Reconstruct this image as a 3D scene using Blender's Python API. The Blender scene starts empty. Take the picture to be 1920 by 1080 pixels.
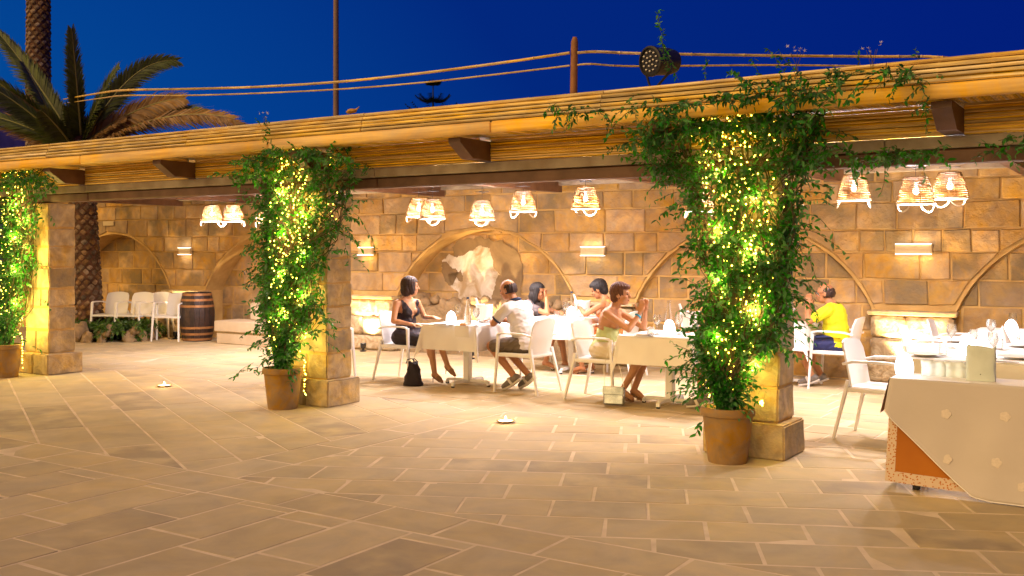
import bpy, bmesh, math, random
import numpy as np
from mathutils import Vector, Matrix, noise, Quaternion
random.seed(7)
R = math.radians
PI = math.pi
SC = bpy.context.scene
COL = SC.collection

# ------------------------------------------------------------------ camera
YAW = R(32.87); F_PX = 1900.0; HOR = 470.0; CAM_H = 1.6
cam_d = bpy.data.cameras.new('camera'); cam = bpy.data.objects.new('camera', cam_d); COL.objects.link(cam)
cam_d.sensor_width = 36.0; cam_d.lens = 36.0 * F_PX / 1920.0
cam_d.shift_y = -(540 - HOR) / 1920.0
cam_d.clip_end = 2000; cam_d.clip_start = 0.05
cam.location = (0, 0, CAM_H); cam.rotation_euler = (PI / 2, 0, YAW)
SC.camera = cam
SC.render.resolution_x = 1920; SC.render.resolution_y = 1080
# ------------------------------------------------------------------ view, world, sun
SC.view_settings.view_transform = 'Standard'; SC.view_settings.look = 'None'
SC.view_settings.exposure = 0.7; SC.view_settings.gamma = 1.0; SC.view_settings.use_curve_mapping = False
SC.render.engine = 'CYCLES'
SC.cycles.max_bounces = 7; SC.cycles.transparent_max_bounces = 12
SC.cycles.sample_clamp_indirect = 6.0
SC.cycles.caustics_reflective = False; SC.cycles.caustics_refractive = False
w = bpy.data.worlds.new('World'); SC.world = w; w.use_nodes = True
nt = w.node_tree; nt.nodes.clear()
wo = nt.nodes.new('ShaderNodeOutputWorld'); bg = nt.nodes.new('ShaderNodeBackground')
tc = nt.nodes.new('ShaderNodeTexCoord'); sp = nt.nodes.new('ShaderNodeSeparateXYZ')
# dusk sky: deepest blue to the east (image right) and overhead, clearer blue to the west (image left)
nt.links.new(tc.outputs['Generated'], sp.inputs[0])
dt = nt.nodes.new('ShaderNodeVectorMath'); dt.operation = 'DOT_PRODUCT'; dt.inputs[1].default_value = (-0.96, 0.28, -0.35)
nt.links.new(tc.outputs['Generated'], dt.inputs[0])
mr = nt.nodes.new('ShaderNodeMapRange'); mr.inputs[1].default_value = 0.0; mr.inputs[2].default_value = 1.0
nt.links.new(dt.outputs['Value'], mr.inputs[0])
cr = nt.nodes.new('ShaderNodeValToRGB')
cr.color_ramp.elements[0].position = 0.0; cr.color_ramp.elements[0].color = (0.0005, 0.009, 0.185, 1)
cr.color_ramp.elements[1].position = 1.0; cr.color_ramp.elements[1].color = (0.0010, 0.085, 0.34, 1)
for p_, c_ in ((.38, (.0005, .0148, .206)), (.68, (.0006, .0217, .213)), (.84, (.0008, .050, .283))):
    e = cr.color_ramp.elements.new(p_); e.color = (*c_, 1)
nt.links.new(mr.outputs[0], cr.inputs[0]); nt.links.new(cr.outputs[0], bg.inputs[0])
bg.inputs[1].default_value = 0.6
nt.links.new(bg.outputs[0], wo.inputs[0])
sun_d = bpy.data.lights.new('sun', 'SUN'); sun = bpy.data.objects.new('sun', sun_d); COL.objects.link(sun)
sun_d.energy = 2.45; sun_d.color = (1.0, 0.65, 0.215); sun_d.angle = R(80)
sun_dir = Vector((0.30, 0.86, -0.52)).normalized()      # the way the light travels
sun.rotation_euler = sun_dir.to_track_quat('-Z', 'Y').to_euler()

# ------------------------------------------------------------------ pixel -> place helpers (authoring in photo pixels)
Fv = Vector((-math.sin(YAW), math.cos(YAW), 0)); Rv = Vector((math.cos(YAW), math.sin(YAW), 0))
CP = Vector((0, 0, CAM_H))
def ray(u, v): return Fv + Rv * ((u - 960) / F_PX) + Vector((0, 0, (HOR - v) / F_PX))
def at_y(u, v, y): d = ray(u, v); return CP + d * (y / d.y)
def at_z(u, v, z): d = ray(u, v); return CP + d * ((z - CAM_H) / d.z)
def at_d(u, v, D): return CP + ray(u, v) * D

# ------------------------------------------------------------------ materials
MATS = {}
def mat(name, col, rough=0.6, col2=None, scale=6.0, bump=0.0, bscale=40.0, metal=0.0, per_obj=0.0, emit=None,
        estr=0.0, trans=0.0, transl=0.0, tint=None, distort=0.0, detail=6.0, spec=0.4, tinto=.62, stretch=None, stain=0.0, sscale=.9, wave=None, sheen=0.0, contrast=(0.35, 0.65)):
    if name in MATS: return MATS[name]
    m = bpy.data.materials.new(name); m.use_nodes = True; N = m.node_tree.nodes; L = m.node_tree.links
    b = N['Principled BSDF']; out = N['Material Output']
    b.inputs['Roughness'].default_value = rough; b.inputs['Metallic'].default_value = metal
    b.inputs['Specular IOR Level'].default_value = spec
    geo = N.new('ShaderNodeNewGeometry')
    csock = None
    if col2 is not None:
        nz = N.new('ShaderNodeTexNoise'); nz.inputs['Scale'].default_value = scale; nz.inputs['Detail'].default_value = detail
        nz.inputs['Distortion'].default_value = distort
        psock = geo.outputs['Position']
        if stretch is not None:
            vm = N.new('ShaderNodeVectorMath'); vm.operation = 'MULTIPLY'; vm.inputs[1].default_value = stretch; L.new(psock, vm.inputs[0]); psock = vm.outputs[0]
        L.new(psock, nz.inputs['Vector'])
        rp = N.new('ShaderNodeMapRange'); rp.inputs[1].default_value = contrast[0]; rp.inputs[2].default_value = contrast[1]
        L.new(nz.outputs['Fac'], rp.inputs[0])
        mx = N.new('ShaderNodeMix'); mx.data_type = 'RGBA'
        mx.inputs[6].default_value = (*col, 1); mx.inputs[7].default_value = (*col2, 1)
        L.new(rp.outputs[0], mx.inputs[0]); csock = mx.outputs[2]
    else:
        rgb = N.new('ShaderNodeRGB'); rgb.outputs[0].default_value = (*col, 1); csock = rgb.outputs[0]
    if per_obj > 0:
        oi = N.new('ShaderNodeObjectInfo')
        ad = N.new('ShaderNodeMath'); ad.operation = 'ADD'
        L.new(oi.outputs['Random'], ad.inputs[0]); L.new(geo.outputs['Random Per Island'], ad.inputs[1])
        fr = N.new('ShaderNodeMath'); fr.operation = 'FRACT'; L.new(ad.outputs[0], fr.inputs[0])
        mr1 = N.new('ShaderNodeMapRange'); mr1.inputs[3].default_value = 1 - per_obj; mr1.inputs[4].default_value = 1 + per_obj
        L.new(fr.outputs[0], mr1.inputs[0])
        hs = N.new('ShaderNodeHueSaturation'); L.new(mr1.outputs[0], hs.inputs['Value']); L.new(csock, hs.inputs['Color'])
        m7 = N.new('ShaderNodeMath'); m7.operation = 'MULTIPLY'; m7.inputs[1].default_value = 7.31; L.new(fr.outputs[0], m7.inputs[0])
        f7 = N.new('ShaderNodeMath'); f7.operation = 'FRACT'; L.new(m7.outputs[0], f7.inputs[0])
        mr2 = N.new('ShaderNodeMapRange'); mr2.inputs[3].default_value = 1 - per_obj * 0.9; mr2.inputs[4].default_value = 1 + per_obj * 0.5
        L.new(f7.outputs[0], mr2.inputs[0]); L.new(mr2.outputs[0], hs.inputs['Saturation'])
        csock = hs.outputs[0]
        if tint is not None:   # some of the pieces are of another stone
            gt = N.new('ShaderNodeMapRange'); gt.inputs[1].default_value = tinto; gt.inputs[2].default_value = min(1.0, tinto + .33)
            m3 = N.new('ShaderNodeMath'); m3.operation = 'MULTIPLY'; m3.inputs[1].default_value = 3.77; L.new(fr.outputs[0], m3.inputs[0])
            f3 = N.new('ShaderNodeMath'); f3.operation = 'FRACT'; L.new(m3.outputs[0], f3.inputs[0]); L.new(f3.outputs[0], gt.inputs[0])
            nn = N.new('ShaderNodeTexNoise'); nn.inputs['Scale'].default_value = 3.0; nn.inputs['Detail'].default_value = 5
            L.new(geo.outputs['Position'], nn.inputs['Vector'])
            nr = N.new('ShaderNodeMapRange'); nr.inputs[1].default_value = 0.38; nr.inputs[2].default_value = 0.58; L.new(nn.outputs['Fac'], nr.inputs[0])
            mu = N.new('ShaderNodeMath'); mu.operation = 'MULTIPLY'; L.new(gt.outputs[0], mu.inputs[0]); L.new(nr.outputs[0], mu.inputs[1])
            m2 = N.new('ShaderNodeMix'); m2.data_type = 'RGBA'; m2.inputs[7].default_value = (*tint, 1)
            L.new(csock, m2.inputs[6]); L.new(mu.outputs[0], m2.inputs[0]); csock = m2.outputs[2]
    if stain > 0:      # weathering: broad darker and paler stains
        s1 = N.new('ShaderNodeTexNoise'); s1.inputs['Scale'].default_value = sscale; s1.inputs['Detail'].default_value = 9; s1.inputs['Roughness'].default_value = .68; s1.inputs['Distortion'].default_value = .6
        L.new(geo.outputs['Position'], s1.inputs['Vector']); r1 = N.new('ShaderNodeMapRange'); r1.inputs[1].default_value = .33; r1.inputs[2].default_value = .67
        r1.inputs[3].default_value = 1 - stain; r1.inputs[4].default_value = 1 + stain * .45; L.new(s1.outputs['Fac'], r1.inputs[0])
        h1 = N.new('ShaderNodeHueSaturation'); L.new(r1.outputs[0], h1.inputs['Value']); L.new(csock, h1.inputs['Color']); csock = h1.outputs[0]
        L.new(r1.outputs[0], h1.inputs['Saturation'])
    L.new(csock, b.inputs['Base Color'])
    if bump > 0:
        bn = N.new('ShaderNodeTexNoise'); bn.inputs['Scale'].default_value = bscale; bn.inputs['Detail'].default_value = 8
        bn.inputs['Roughness'].default_value = 0.65
        L.new(geo.outputs['Position'], bn.inputs['Vector'])
        bp = N.new('ShaderNodeBump'); bp.inputs['Strength'].default_value = min(1, .3 + bump * 40); bp.inputs['Distance'].default_value = bump
        L.new(bn.outputs['Fac'], bp.inputs['Height']); L.new(bp.outputs[0], b.inputs['Normal'])
    if emit is not None:
        b.inputs['Emission Color'].default_value = (*emit, 1); b.inputs['Emission Strength'].default_value = estr
    if trans > 0:
        b.inputs['Transmission Weight'].default_value = trans; b.inputs['IOR'].default_value = 1.45
    if sheen > 0: b.inputs['Sheen Weight'].default_value = sheen
    if transl > 0:
        tr = N.new('ShaderNodeBsdfTranslucent'); L.new(csock, tr.inputs[0])
        ms = N.new('ShaderNodeMixShader'); ms.inputs[0].default_value = transl
        L.new(b.outputs[0], ms.inputs[1]); L.new(tr.outputs[0], ms.inputs[2]); L.new(ms.outputs[0], out.inputs[0])
    MATS[name] = m
    return m
def glass_mat():
    if 'glass' in MATS: return MATS['glass']
    m = bpy.data.materials.new('glass'); m.use_nodes = True; N = m.node_tree.nodes; L = m.node_tree.links
    b = N['Principled BSDF']; b.inputs['Roughness'].default_value = 0.03; b.inputs['Base Color'].default_value = (.95, .97, .97, 1)
    b.inputs['Transmission Weight'].default_value = 1.0; b.inputs['IOR'].default_value = 1.45
    tr = N.new('ShaderNodeBsdfTransparent'); tr.inputs[0].default_value = (.93, .95, .95, 1)
    ms = N.new('ShaderNodeMixShader'); ms.inputs[0].default_value = 0.55
    L.new(tr.outputs[0], ms.inputs[1]); L.new(b.outputs[0], ms.inputs[2]); L.new(ms.outputs[0], N['Material Output'].inputs[0])
    MATS['glass'] = m; return m

M_PAVE = mat('paving_limestone', (.53, .42, .235), .74, (.46, .36, .195), 1.9, .004, 18, per_obj=.07, tint=(.36, .285, .175), spec=.25, distort=1.2, stain=.15, sscale=2.4)
M_PJOINT = mat('paving_mortar', (.70, .575, .40), .85, (.56, .45, .30), 5, .002, 60)
M_GROUND = mat('earth', (.12, .09, .05), .95, (.07, .06, .035), .5, .01, 5)
M_STONE = mat('wall_limestone', (.58, .35, .105), .88, (.42, .24, .07), 2.8, .022, 13, per_obj=.17, tint=(.27, .185, .08), distort=1.6, spec=.2, tinto=.42, stain=.22, sscale=4.5)
M_STONE_MORTAR = mat('wall_mortar', (.62, .40, .14), .92, (.50, .31, .10), 5, .014, 26, spec=.2)
M_COLSTONE = mat('column_limestone', (.66, .48, .22), .88, (.44, .30, .12), 4.5, .018, 20, per_obj=.12, tint=(.30, .22, .11), distort=1.6, spec=.2, stain=.30, sscale=5)
M_PLASTER = mat('old_white_plaster', (.74, .66, .52), .9, (.40, .28, .14), 3.2, .006, 9, distort=1.5)
M_BPLASTER = mat('brown_render', (.30, .20, .09), .9, (.20, .13, .06), 3, .012, 12, distort=1)
M_ROCK = mat('rough_rock', (.36, .25, .13), .95, (.22, .15, .075), 5, .03, 14, distort=1)
M_RUST = mat('pillar_rough_stone', (.62, .50, .30), .9, (.38, .25, .11), 7, .03, 22, per_obj=.08, distort=1.4)
M_REED = mat('reed_cane', (.86, .62, .18), .5, (.48, .29, .05), 3, .003, 50, per_obj=.30, stretch=(1.2, 8, 16), stain=.2, sscale=2)
M_REED2 = mat('thin_reed_cane', (.92, .62, .08), .5, (.56, .33, .03), 3, .002, 60, per_obj=.34, stretch=(1.2, 8, 20))
M_BOARD = mat('fascia_bamboo', (.92, .56, .06), .5, (.70, .37, .025), 2.2, .004, 30, per_obj=.10, stretch=(.8, 8, 16), stain=.22, sscale=1.6)
M_TIMBER = mat('dark_timber', (.17, .085, .045), .5, (.10, .045, .022), 5, .003, 25)
M_GREYT = mat('weathered_timber', (.42, .36, .27), .7, (.25, .20, .14), 4, .004, 20)
M_TERRA = mat('terracotta', (.36, .20, .045), .75, (.26, .14, .03), 3.5, .004, 30, distort=1.5, stain=.30, sscale=7)
M_SOIL = mat('soil', (.05, .03, .02), .95, (.03, .02, .012), 20, .01, 60)
M_LEAF = mat('vine_leaf', (.055, .29, .022), .4, (.018, .14, .014), 5, per_obj=.40, transl=.40, spec=.4)
M_LEAF2 = mat('light_leaf', (.10, .20, .03), .45, (.05, .12, .015), 9, per_obj=.3, transl=.35)
M_STEM = mat('vine_stem', (.12, .10, .035), .7, (.07, .05, .02), 20)
M_FLOWER = mat('white_blossom', (.8, .78, .7), .6, transl=.3)
M_PALMLEAF = mat('palm_leaf', (.13, .17, .04), .5, (.07, .09, .02), 3, per_obj=.3, transl=.2)
M_PALMDRY = mat('dry_palm_leaf', (.40, .24, .09), .7, (.24, .13, .045), 5, per_obj=.3, transl=.2)
M_RACHIS = mat('palm_rachis', (.30, .30, .10), .5)
M_BARK = mat('palm_bark', (.15, .07, .04), .9, (.06, .028, .016), 9, .02, 20)
M_BARKTIP = mat('palm_bark_scar', (.22, .14, .075), .9, (.10, .055, .028), 14, .01, 30, per_obj=.5)
M_WHITEP = mat('white_resin', (.78, .76, .73), .35, spec=.5)
M_WHITEM = mat('white_metal', (.76, .74, .70), .35)
M_CLOTH = mat('white_linen', (.80, .77, .72), .85, (.74, .70, .65), 3, .0012, 8, sheen=.2)
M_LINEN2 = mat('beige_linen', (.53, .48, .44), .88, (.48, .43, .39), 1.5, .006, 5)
M_ORANGE = mat('orange_cloth', (.40, .135, .010), .85, (.33, .105, .008), 3, .001, 80)
M_EMB = mat('white_embroidery', (.66, .58, .50), .8, (.58, .51, .43), 90, .001, 150)
M_BLACKR = mat('black_rubber', (.02, .02, .02), .6)
M_BLACKM = mat('black_metal', (.018, .018, .02), .4)
M_EGG = mat('glowing_opal', (.9, .9, .9), .4, emit=(.93, .97, 1.0), estr=4.0)
M_BULB = mat('lit_bulb', (1, 1, 1), .4, emit=(1, .80, .45), estr=10.0)
M_FAIRY = mat('fairy_bulb', (1, 1, 1), .4, emit=(1, .70, .055), estr=13.0)
M_FLAME = mat('candle_flame', (1, .8, .4), .5, emit=(1, .66, .22), estr=14.0)
M_WAX = mat('candle_wax', (.8, .7, .5), .5, emit=(1, .7, .3), estr=1.6)
M_SCON = mat('sconce_glow', (1, 1, 1), .5, emit=(1, .88, .76), estr=1.6)
M_WICK = mat('wicker', (.25, .14, .035), .6, (.12, .06, .012), 40, per_obj=.2, transl=.45)
M_WICKW = mat('pale_wicker', (.62, .50, .33), .6)
M_SKIN = mat('skin', (.50, .25, .125), .5, (.44, .21, .10), 6, spec=.35)
M_SKIN2 = mat('tanned_skin', (.42, .19, .085), .5, (.37, .16, .07), 6, spec=.35)
M_LIP = mat('lips', (.40, .10, .06), .4)
M_EYE = mat('eye', (.02, .015, .01), .2)
M_HAIRB = mat('dark_brown_hair', (.035, .014, .008), .62, (.02, .008, .005), 60, .003, 140)
M_HAIRK = mat('black_hair', (.014, .009, .008), .6, (.008, .006, .006), 60, .003, 140)
M_HAIRR = mat('auburn_hair', (.13, .045, .018), .62, (.075, .026, .010), 60, .003, 140)
M_BLACKF = mat('black_fabric', (.022, .013, .018), .75, (.015, .010, .013), 20, .001, 60)
M_WHITEF = mat('white_jersey', (.66, .62, .60), .85, (.60, .55, .53), 6, .004, 12)
M_NAVY = mat('navy_trim', (.02, .03, .07), .8)
M_KHAKI = mat('khaki_cotton', (.14, .105, .07), .85, (.11, .08, .05), 9, .003, 20)
M_GREY = mat('grey_top', (.14, .12, .12), .8, (.10, .085, .09), 30, .003, 20)
M_PEACH = mat('orange_top', (.72, .26, .07), .8, (.62, .21, .06), 10, .003, 15)
M_LIME = mat('pale_green_top', (.50, .55, .24), .8, (.43, .48, .20), 10, .003, 15)
M_CREAM = mat('cream_skirt', (.62, .54, .42), .8, (.6, .5, .32), 10, .003, 15)
M_YELLOW = mat('yellow_shirt', (.72, .68, .015), .8, (.66, .60, .012), 6, .004, 12)
M_BLUES = mat('dark_blue_shorts', (.025, .03, .11), .85)
M_SHOE = mat('grey_sneaker', (.20, .17, .14), .7, (.14, .12, .10), 20, .002, 60)
M_SOLE = mat('pale_sole', (.60, .54, .46), .7)
M_HEEL = mat('bronze_leather', (.24, .12, .05), .35)
M_BLUE = mat('turquoise_band', (.02, .30, .55), .4)
M_SILVER = mat('silver_leather', (.50, .54, .56), .25, (.25, .28, .29), 9, .004, 14, metal=.85)
M_CHAIN = mat('chain_metal', (.65, .6, .5), .3, metal=1)
M_BARREL = mat('barrel_oak', (.055, .030, .022), .5, (.03, .017, .012), 12, .004, 30, per_obj=.25)
M_HOOP = mat('rusty_hoop', (.42, .20, .07), .5, (.30, .14, .05), 10, metal=.3)
M_BENCH = mat('cut_stone_bench', (.58, .46, .30), .8, (.5, .38, .24), 4, .003, 30)
M_WATER = mat('water', (.9, .95, .95), .02, trans=1.0)
M_PLATE = mat('white_china', (.8, .78, .75), .15)
M_BREAD = mat('bread', (.45, .22, .07), .8)
M_CUTL = mat('cutlery_steel', (.25, .23, .22), .25, metal=.9)
M_PAPER = mat('grey_green_paper', (.60, .66, .60), .8, (.52, .58, .52), 9, .003, 14)
M_NAPK = mat('pale_blue_napkin', (.68, .74, .74), .85, (.62, .67, .67), 12, .003, 14)
M_HOUSE = mat('house_render', (.62, .55, .50), .9, (.5, .44, .40), 2)
M_PINE = mat('dark_conifer', (.015, .03, .018), .7, (.008, .018, .01), 2, per_obj=.3)
M_LED = mat('led_lens', (.75, .73, .68), .2)
M_SIGN = mat('cream_plaque', (.55, .42, .22), .6)
M_SPECS = mat('spectacle_frame', (.03, .01, .01), .3)

# ------------------------------------------------------------------ object helpers
def tag(o, label=None, cat=None, group=None, kind=None):
    if label: o['label'] = label
    if cat: o['category'] = cat
    if group: o['group'] = group
    if kind: o['kind'] = kind
    return o
def empty(name, loc=(0, 0, 0), rz=0.0, label=None, cat=None, group=None):
    o = bpy.data.objects.new(name, None); COL.objects.link(o)
    o.location = loc; o.rotation_euler = (0, 0, rz); o.empty_display_size = .1
    return tag(o, label, cat, group)
def link_mesh(name, me, parent=None, loc=None, rot=None, scale=None):
    o = bpy.data.objects.new(name, me); COL.objects.link(o)
    if parent: o.parent = parent
    if loc is not None: o.location = loc
    if rot is not None: o.rotation_euler = rot
    if scale is not None: o.scale = scale
    return o
def copy_tree(o, parent=None):
    c = o.copy(); COL.objects.link(c); c.parent = parent
    for ch in list(o.children): copy_tree(ch, c)
    return c
class MB:
    def __init__(s): s.v = []; s.f = []
    def add(s, vs, fs):
        n = len(s.v); s.v += [tuple(p) for p in vs]; s.f += [tuple(i + n for i in f) for f in fs]; return s
    def box(s, c, size, rot=None, bev=0.0):
        hx, hy, hz = [a / 2 for a in size]; c = Vector(c)
        if bev <= 0:
            vs = [Vector((x, y, z)) for x in (-hx, hx) for y in (-hy, hy) for z in (-hz, hz)]
            fs = [(0, 1, 3, 2), (4, 6, 7, 5), (0, 4, 5, 1), (2, 3, 7, 6), (0, 2, 6, 4), (1, 5, 7, 3)]
        else:
            bm = bmesh.new(); bmesh.ops.create_cube(bm, size=1)
            for v in bm.verts: v.co = Vector((v.co.x * size[0], v.co.y * size[1], v.co.z * size[2]))
            bmesh.ops.bevel(bm, geom=list(bm.edges), offset=min(bev, min(size) * .45), segments=1, affect='EDGES')
            bm.verts.index_update(); vs = [v.co.copy() for v in bm.verts]; fs = [[v.index for v in f.verts] for f in bm.faces]; bm.free()
        if rot is not None: vs = [rot @ p for p in vs]
        return s.add([p + c for p in vs], fs)
    def bar(s, p0, p1, w, h, up=(0, 0, 1), bev=0.0, w1=None, h1=None):
        p0, p1 = Vector(p0), Vector(p1); d = (p1 - p0); Ln = d.length; d.normalize()
        up = Vector(up); side = d.cross(up)
        if side.length < 1e-4: side = d.cross(Vector((1, 0, 0)))
        side.normalize(); u = side.cross(d)
        w1 = w if w1 is None else w1; h1 = h if h1 is None else h1
        vs = []
        for (p, a, b) in ((p0, w, h), (p1, w1, h1)):
            k = .28
            for (sx, sy) in ((-1, -1 + k), (-1 + k, -1), (1 - k, -1), (1, -1 + k), (1, 1 - k), (1 - k, 1), (-1 + k, 1), (-1, 1 - k)):
                vs.append(p + side * sx * a / 2 + u * sy * b / 2)
        fs = [tuple(reversed(range(8))), tuple(range(8, 16))] + [(i, (i + 1) % 8, 8 + (i + 1) % 8, 8 + i) for i in range(8)]
        return s.add(vs, fs)
    def tube(s, pts, r, seg=8, caps=True, flat=1.0, closed=False):
        pts = [Vector(p) for p in pts]; n = len(pts); rs = r if isinstance(r, (list, tuple)) else [r] * n
        vs = []; prev = None
        for i, p in enumerate(pts):
            if closed: d = pts[(i + 1) % n] - pts[i - 1]
            else: d = pts[min(i + 1, n - 1)] - pts[max(i - 1, 0)]
            if d.length < 1e-9: d = Vector((0, 0, 1))
            d.normalize()
            if prev is None:
                a = Vector((0, 0, 1)) if abs(d.z) < .9 else Vector((1, 0, 0))
                s1 = d.cross(a).normalized()
            else:
                s1 = (prev - d * prev.dot(d))
                s1 = s1.normalized() if s1.length > 1e-6 else d.orthogonal().normalized()
            prev = s1; s2 = d.cross(s1)
            for k in range(seg):
                t = 2 * PI * k / seg; vs.append(p + (s1 * math.cos(t) + s2 * math.sin(t) * flat) * rs[i])
        fs = []
        for i in range(n if closed else n - 1):
            j = (i + 1) % n
            for k in range(seg): fs.append((i * seg + k, i * seg + (k + 1) % seg, j * seg + (k + 1) % seg, j * seg + k))
        if caps and not closed: fs += [tuple(reversed(range(seg))), tuple(range((n - 1) * seg, n * seg))]
        return s.add(vs, fs)
    def lathe(s, prof, seg=24, c=(0, 0, 0), capb=True, capt=True, squash=1.0):
        vs = []; fs = []; n = len(prof); c = Vector(c)
        for (r, z) in prof:
            for k in range(seg):
                t = 2 * PI * k / seg; vs.append(c + Vector((r * math.cos(t), r * squash * math.sin(t), z)))
        for i in range(n - 1):
            for k in range(seg): fs.append((i * seg + k, i * seg + (k + 1) % seg, (i + 1) * seg + (k + 1) % seg, (i + 1) * seg + k))
        if capb and prof[0][0] > 1e-5: fs.append(tuple(reversed(range(seg))))
        if capt and prof[-1][0] > 1e-5: fs.append(tuple(range((n - 1) * seg, n * seg)))
        return s.add(vs, fs)
    def ell(s, c, rad, rot=None, nu=16, nv=10):
        c = Vector(c); vs = [Vector((0, 0, -rad[2]))]; fs = []
        for j in range(1, nv):
            a = -PI / 2 + PI * j / nv
            for i in range(nu):
                t = 2 * PI * i / nu; vs.append(Vector((rad[0] * math.cos(a) * math.cos(t), rad[1] * math.cos(a) * math.sin(t), rad[2] * math.sin(a))))
        vs.append(Vector((0, 0, rad[2]))); last = len(vs) - 1
        for i in range(nu): fs.append((0, 1 + (i + 1) % nu, 1 + i))
        for j in range(nv - 2):
            for i in range(nu): a = 1 + j * nu; fs.append((a + i, a + (i + 1) % nu, a + nu + (i + 1) % nu, a + nu + i))
        a = 1 + (nv - 2) * nu
        for i in range(nu): fs.append((a + i, a + (i + 1) % nu, last))
        if rot is not None: vs = [rot @ p for p in vs]
        return s.add([p + c for p in vs], fs)
    def cap(s, p0, p1, r0, r1, seg=12):
        p0, p1 = Vector(p0), Vector(p1); d = (p1 - p0); L_ = max(d.length, 1e-6); d = d / L_
        pts = []; rs = []
        for k in range(5): a = -PI / 2 + (PI / 2) * k / 4 ; pts.append(p0 + d * r0 * math.sin(a)); rs.append(max(r0 * math.cos(a), 1e-4))
        for k in range(1, 5): a = (PI / 2) * k / 4; pts.append(p1 + d * r1 * math.sin(a)); rs.append(max(r1 * math.cos(a), 1e-4))
        pts.insert(5, p1); rs.insert(5, r1)
        return s.tube(pts, rs, seg)
    def mesh(s, name, m, smooth=True, angle=38):
        me = bpy.data.meshes.new(name); me.from_pydata(s.v, [], s.f)
        if smooth:
            me.polygons.foreach_set('use_smooth', [True] * len(me.polygons))
            me.update()
            if angle: me.set_sharp_from_angle(angle=R(angle))
        if m: me.materials.append(m)
        me.update(); return me
    def build(s, name, m, parent=None, smooth=True, angle=38, loc=None, rot=None, **kw):
        return link_mesh(name, s.mesh(name, m, smooth, angle), parent, loc, rot)
def clip(poly, nx, ny, c):     # keep nx*x+ny*y <= c
    out = []
    for i in range(len(poly)):
        a = poly[i]; b = poly[(i + 1) % len(poly)]
        da = nx * a[0] + ny * a[1] - c; db = nx * b[0] + ny * b[1] - c
        if da <= 0: out.append(a)
        if (da < 0 < db) or (db < 0 < da):
            t = da / (da - db); out.append((a[0] + (b[0] - a[0]) * t, a[1] + (b[1] - a[1]) * t))
    return out
def clip_convex(poly, conv):   # conv counter-clockwise
    for i in range(len(conv)):
        a = conv[i]; b = conv[(i + 1) % len(conv)]
        nx, ny = (b[1] - a[1]), -(b[0] - a[0]); poly = clip(poly, nx, ny, nx * a[0] + ny * a[1])
        if len(poly) < 3: return []
    return poly
def area(p): return .5 * sum(p[i][0] * p[(i + 1) % len(p)][1] - p[(i + 1) % len(p)][0] * p[i][1] for i in range(len(p)))
def inset(poly, d):            # shrink a convex polygon (ccw)
    out = list(poly)
    n = len(poly)
    for i in range(n):
        a = poly[i]; b = poly[(i + 1) % n]; nx, ny = (b[1] - a[1]), -(b[0] - a[0]); l = math.hypot(nx, ny)
        if l < 1e-6: continue
        nx /= l; ny /= l; out = clip(out, nx, ny, nx * a[0] + ny * a[1] - d)
        if len(out) < 3: return []
    return out
def clean(poly, eps=.012):
    out = []
    for p in poly:
        if not out or math.hypot(p[0] - out[-1][0], p[1] - out[-1][1]) > eps: out.append(p)
    while len(out) > 2 and math.hypot(out[0][0] - out[-1][0], out[0][1] - out[-1][1]) <= eps: out.pop()
    return out
def slab(mb, poly, top, bottom, ch, axis='z', jit=0.0, bulge=0.0):
    """a dressed stone: polygon with chamfered face; axis z: face up; axis y: face towards -y (wall)"""
    n = len(poly); cx = sum(p[0] for p in poly) / n; cy = sum(p[1] for p in poly) / n
    def P(x, y, h): return (x, y, h) if axis == 'z' else (x, -h, y)
    inn = []
    for p in poly:
        dx, dy = cx - p[0], cy - p[1]; l = math.hypot(dx, dy) or 1; inn.append((p[0] + dx / l * ch * 1.3, p[1] + dy / l * ch * 1.3))
    js = [random.uniform(-jit, jit) for _ in poly]
    vs = [P(p[0], p[1], bottom) for p in poly] + [P(p[0], p[1], top - ch + j) for p, j in zip(poly, js)] + [P(p[0], p[1], top + j) for p, j in zip(inn, js)]
    vs.append(P(cx, cy, top + bulge))
    fl = (axis == 'y')
    fs = []
    for i in range(n):
        j = (i + 1) % n
        fs += [(i, j, n + j, n + i), (n + i, n + j, 2 * n + j, 2 * n + i), (2 * n + i, 2 * n + j, 3 * n)]
    mb.add(vs, fs)

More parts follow.
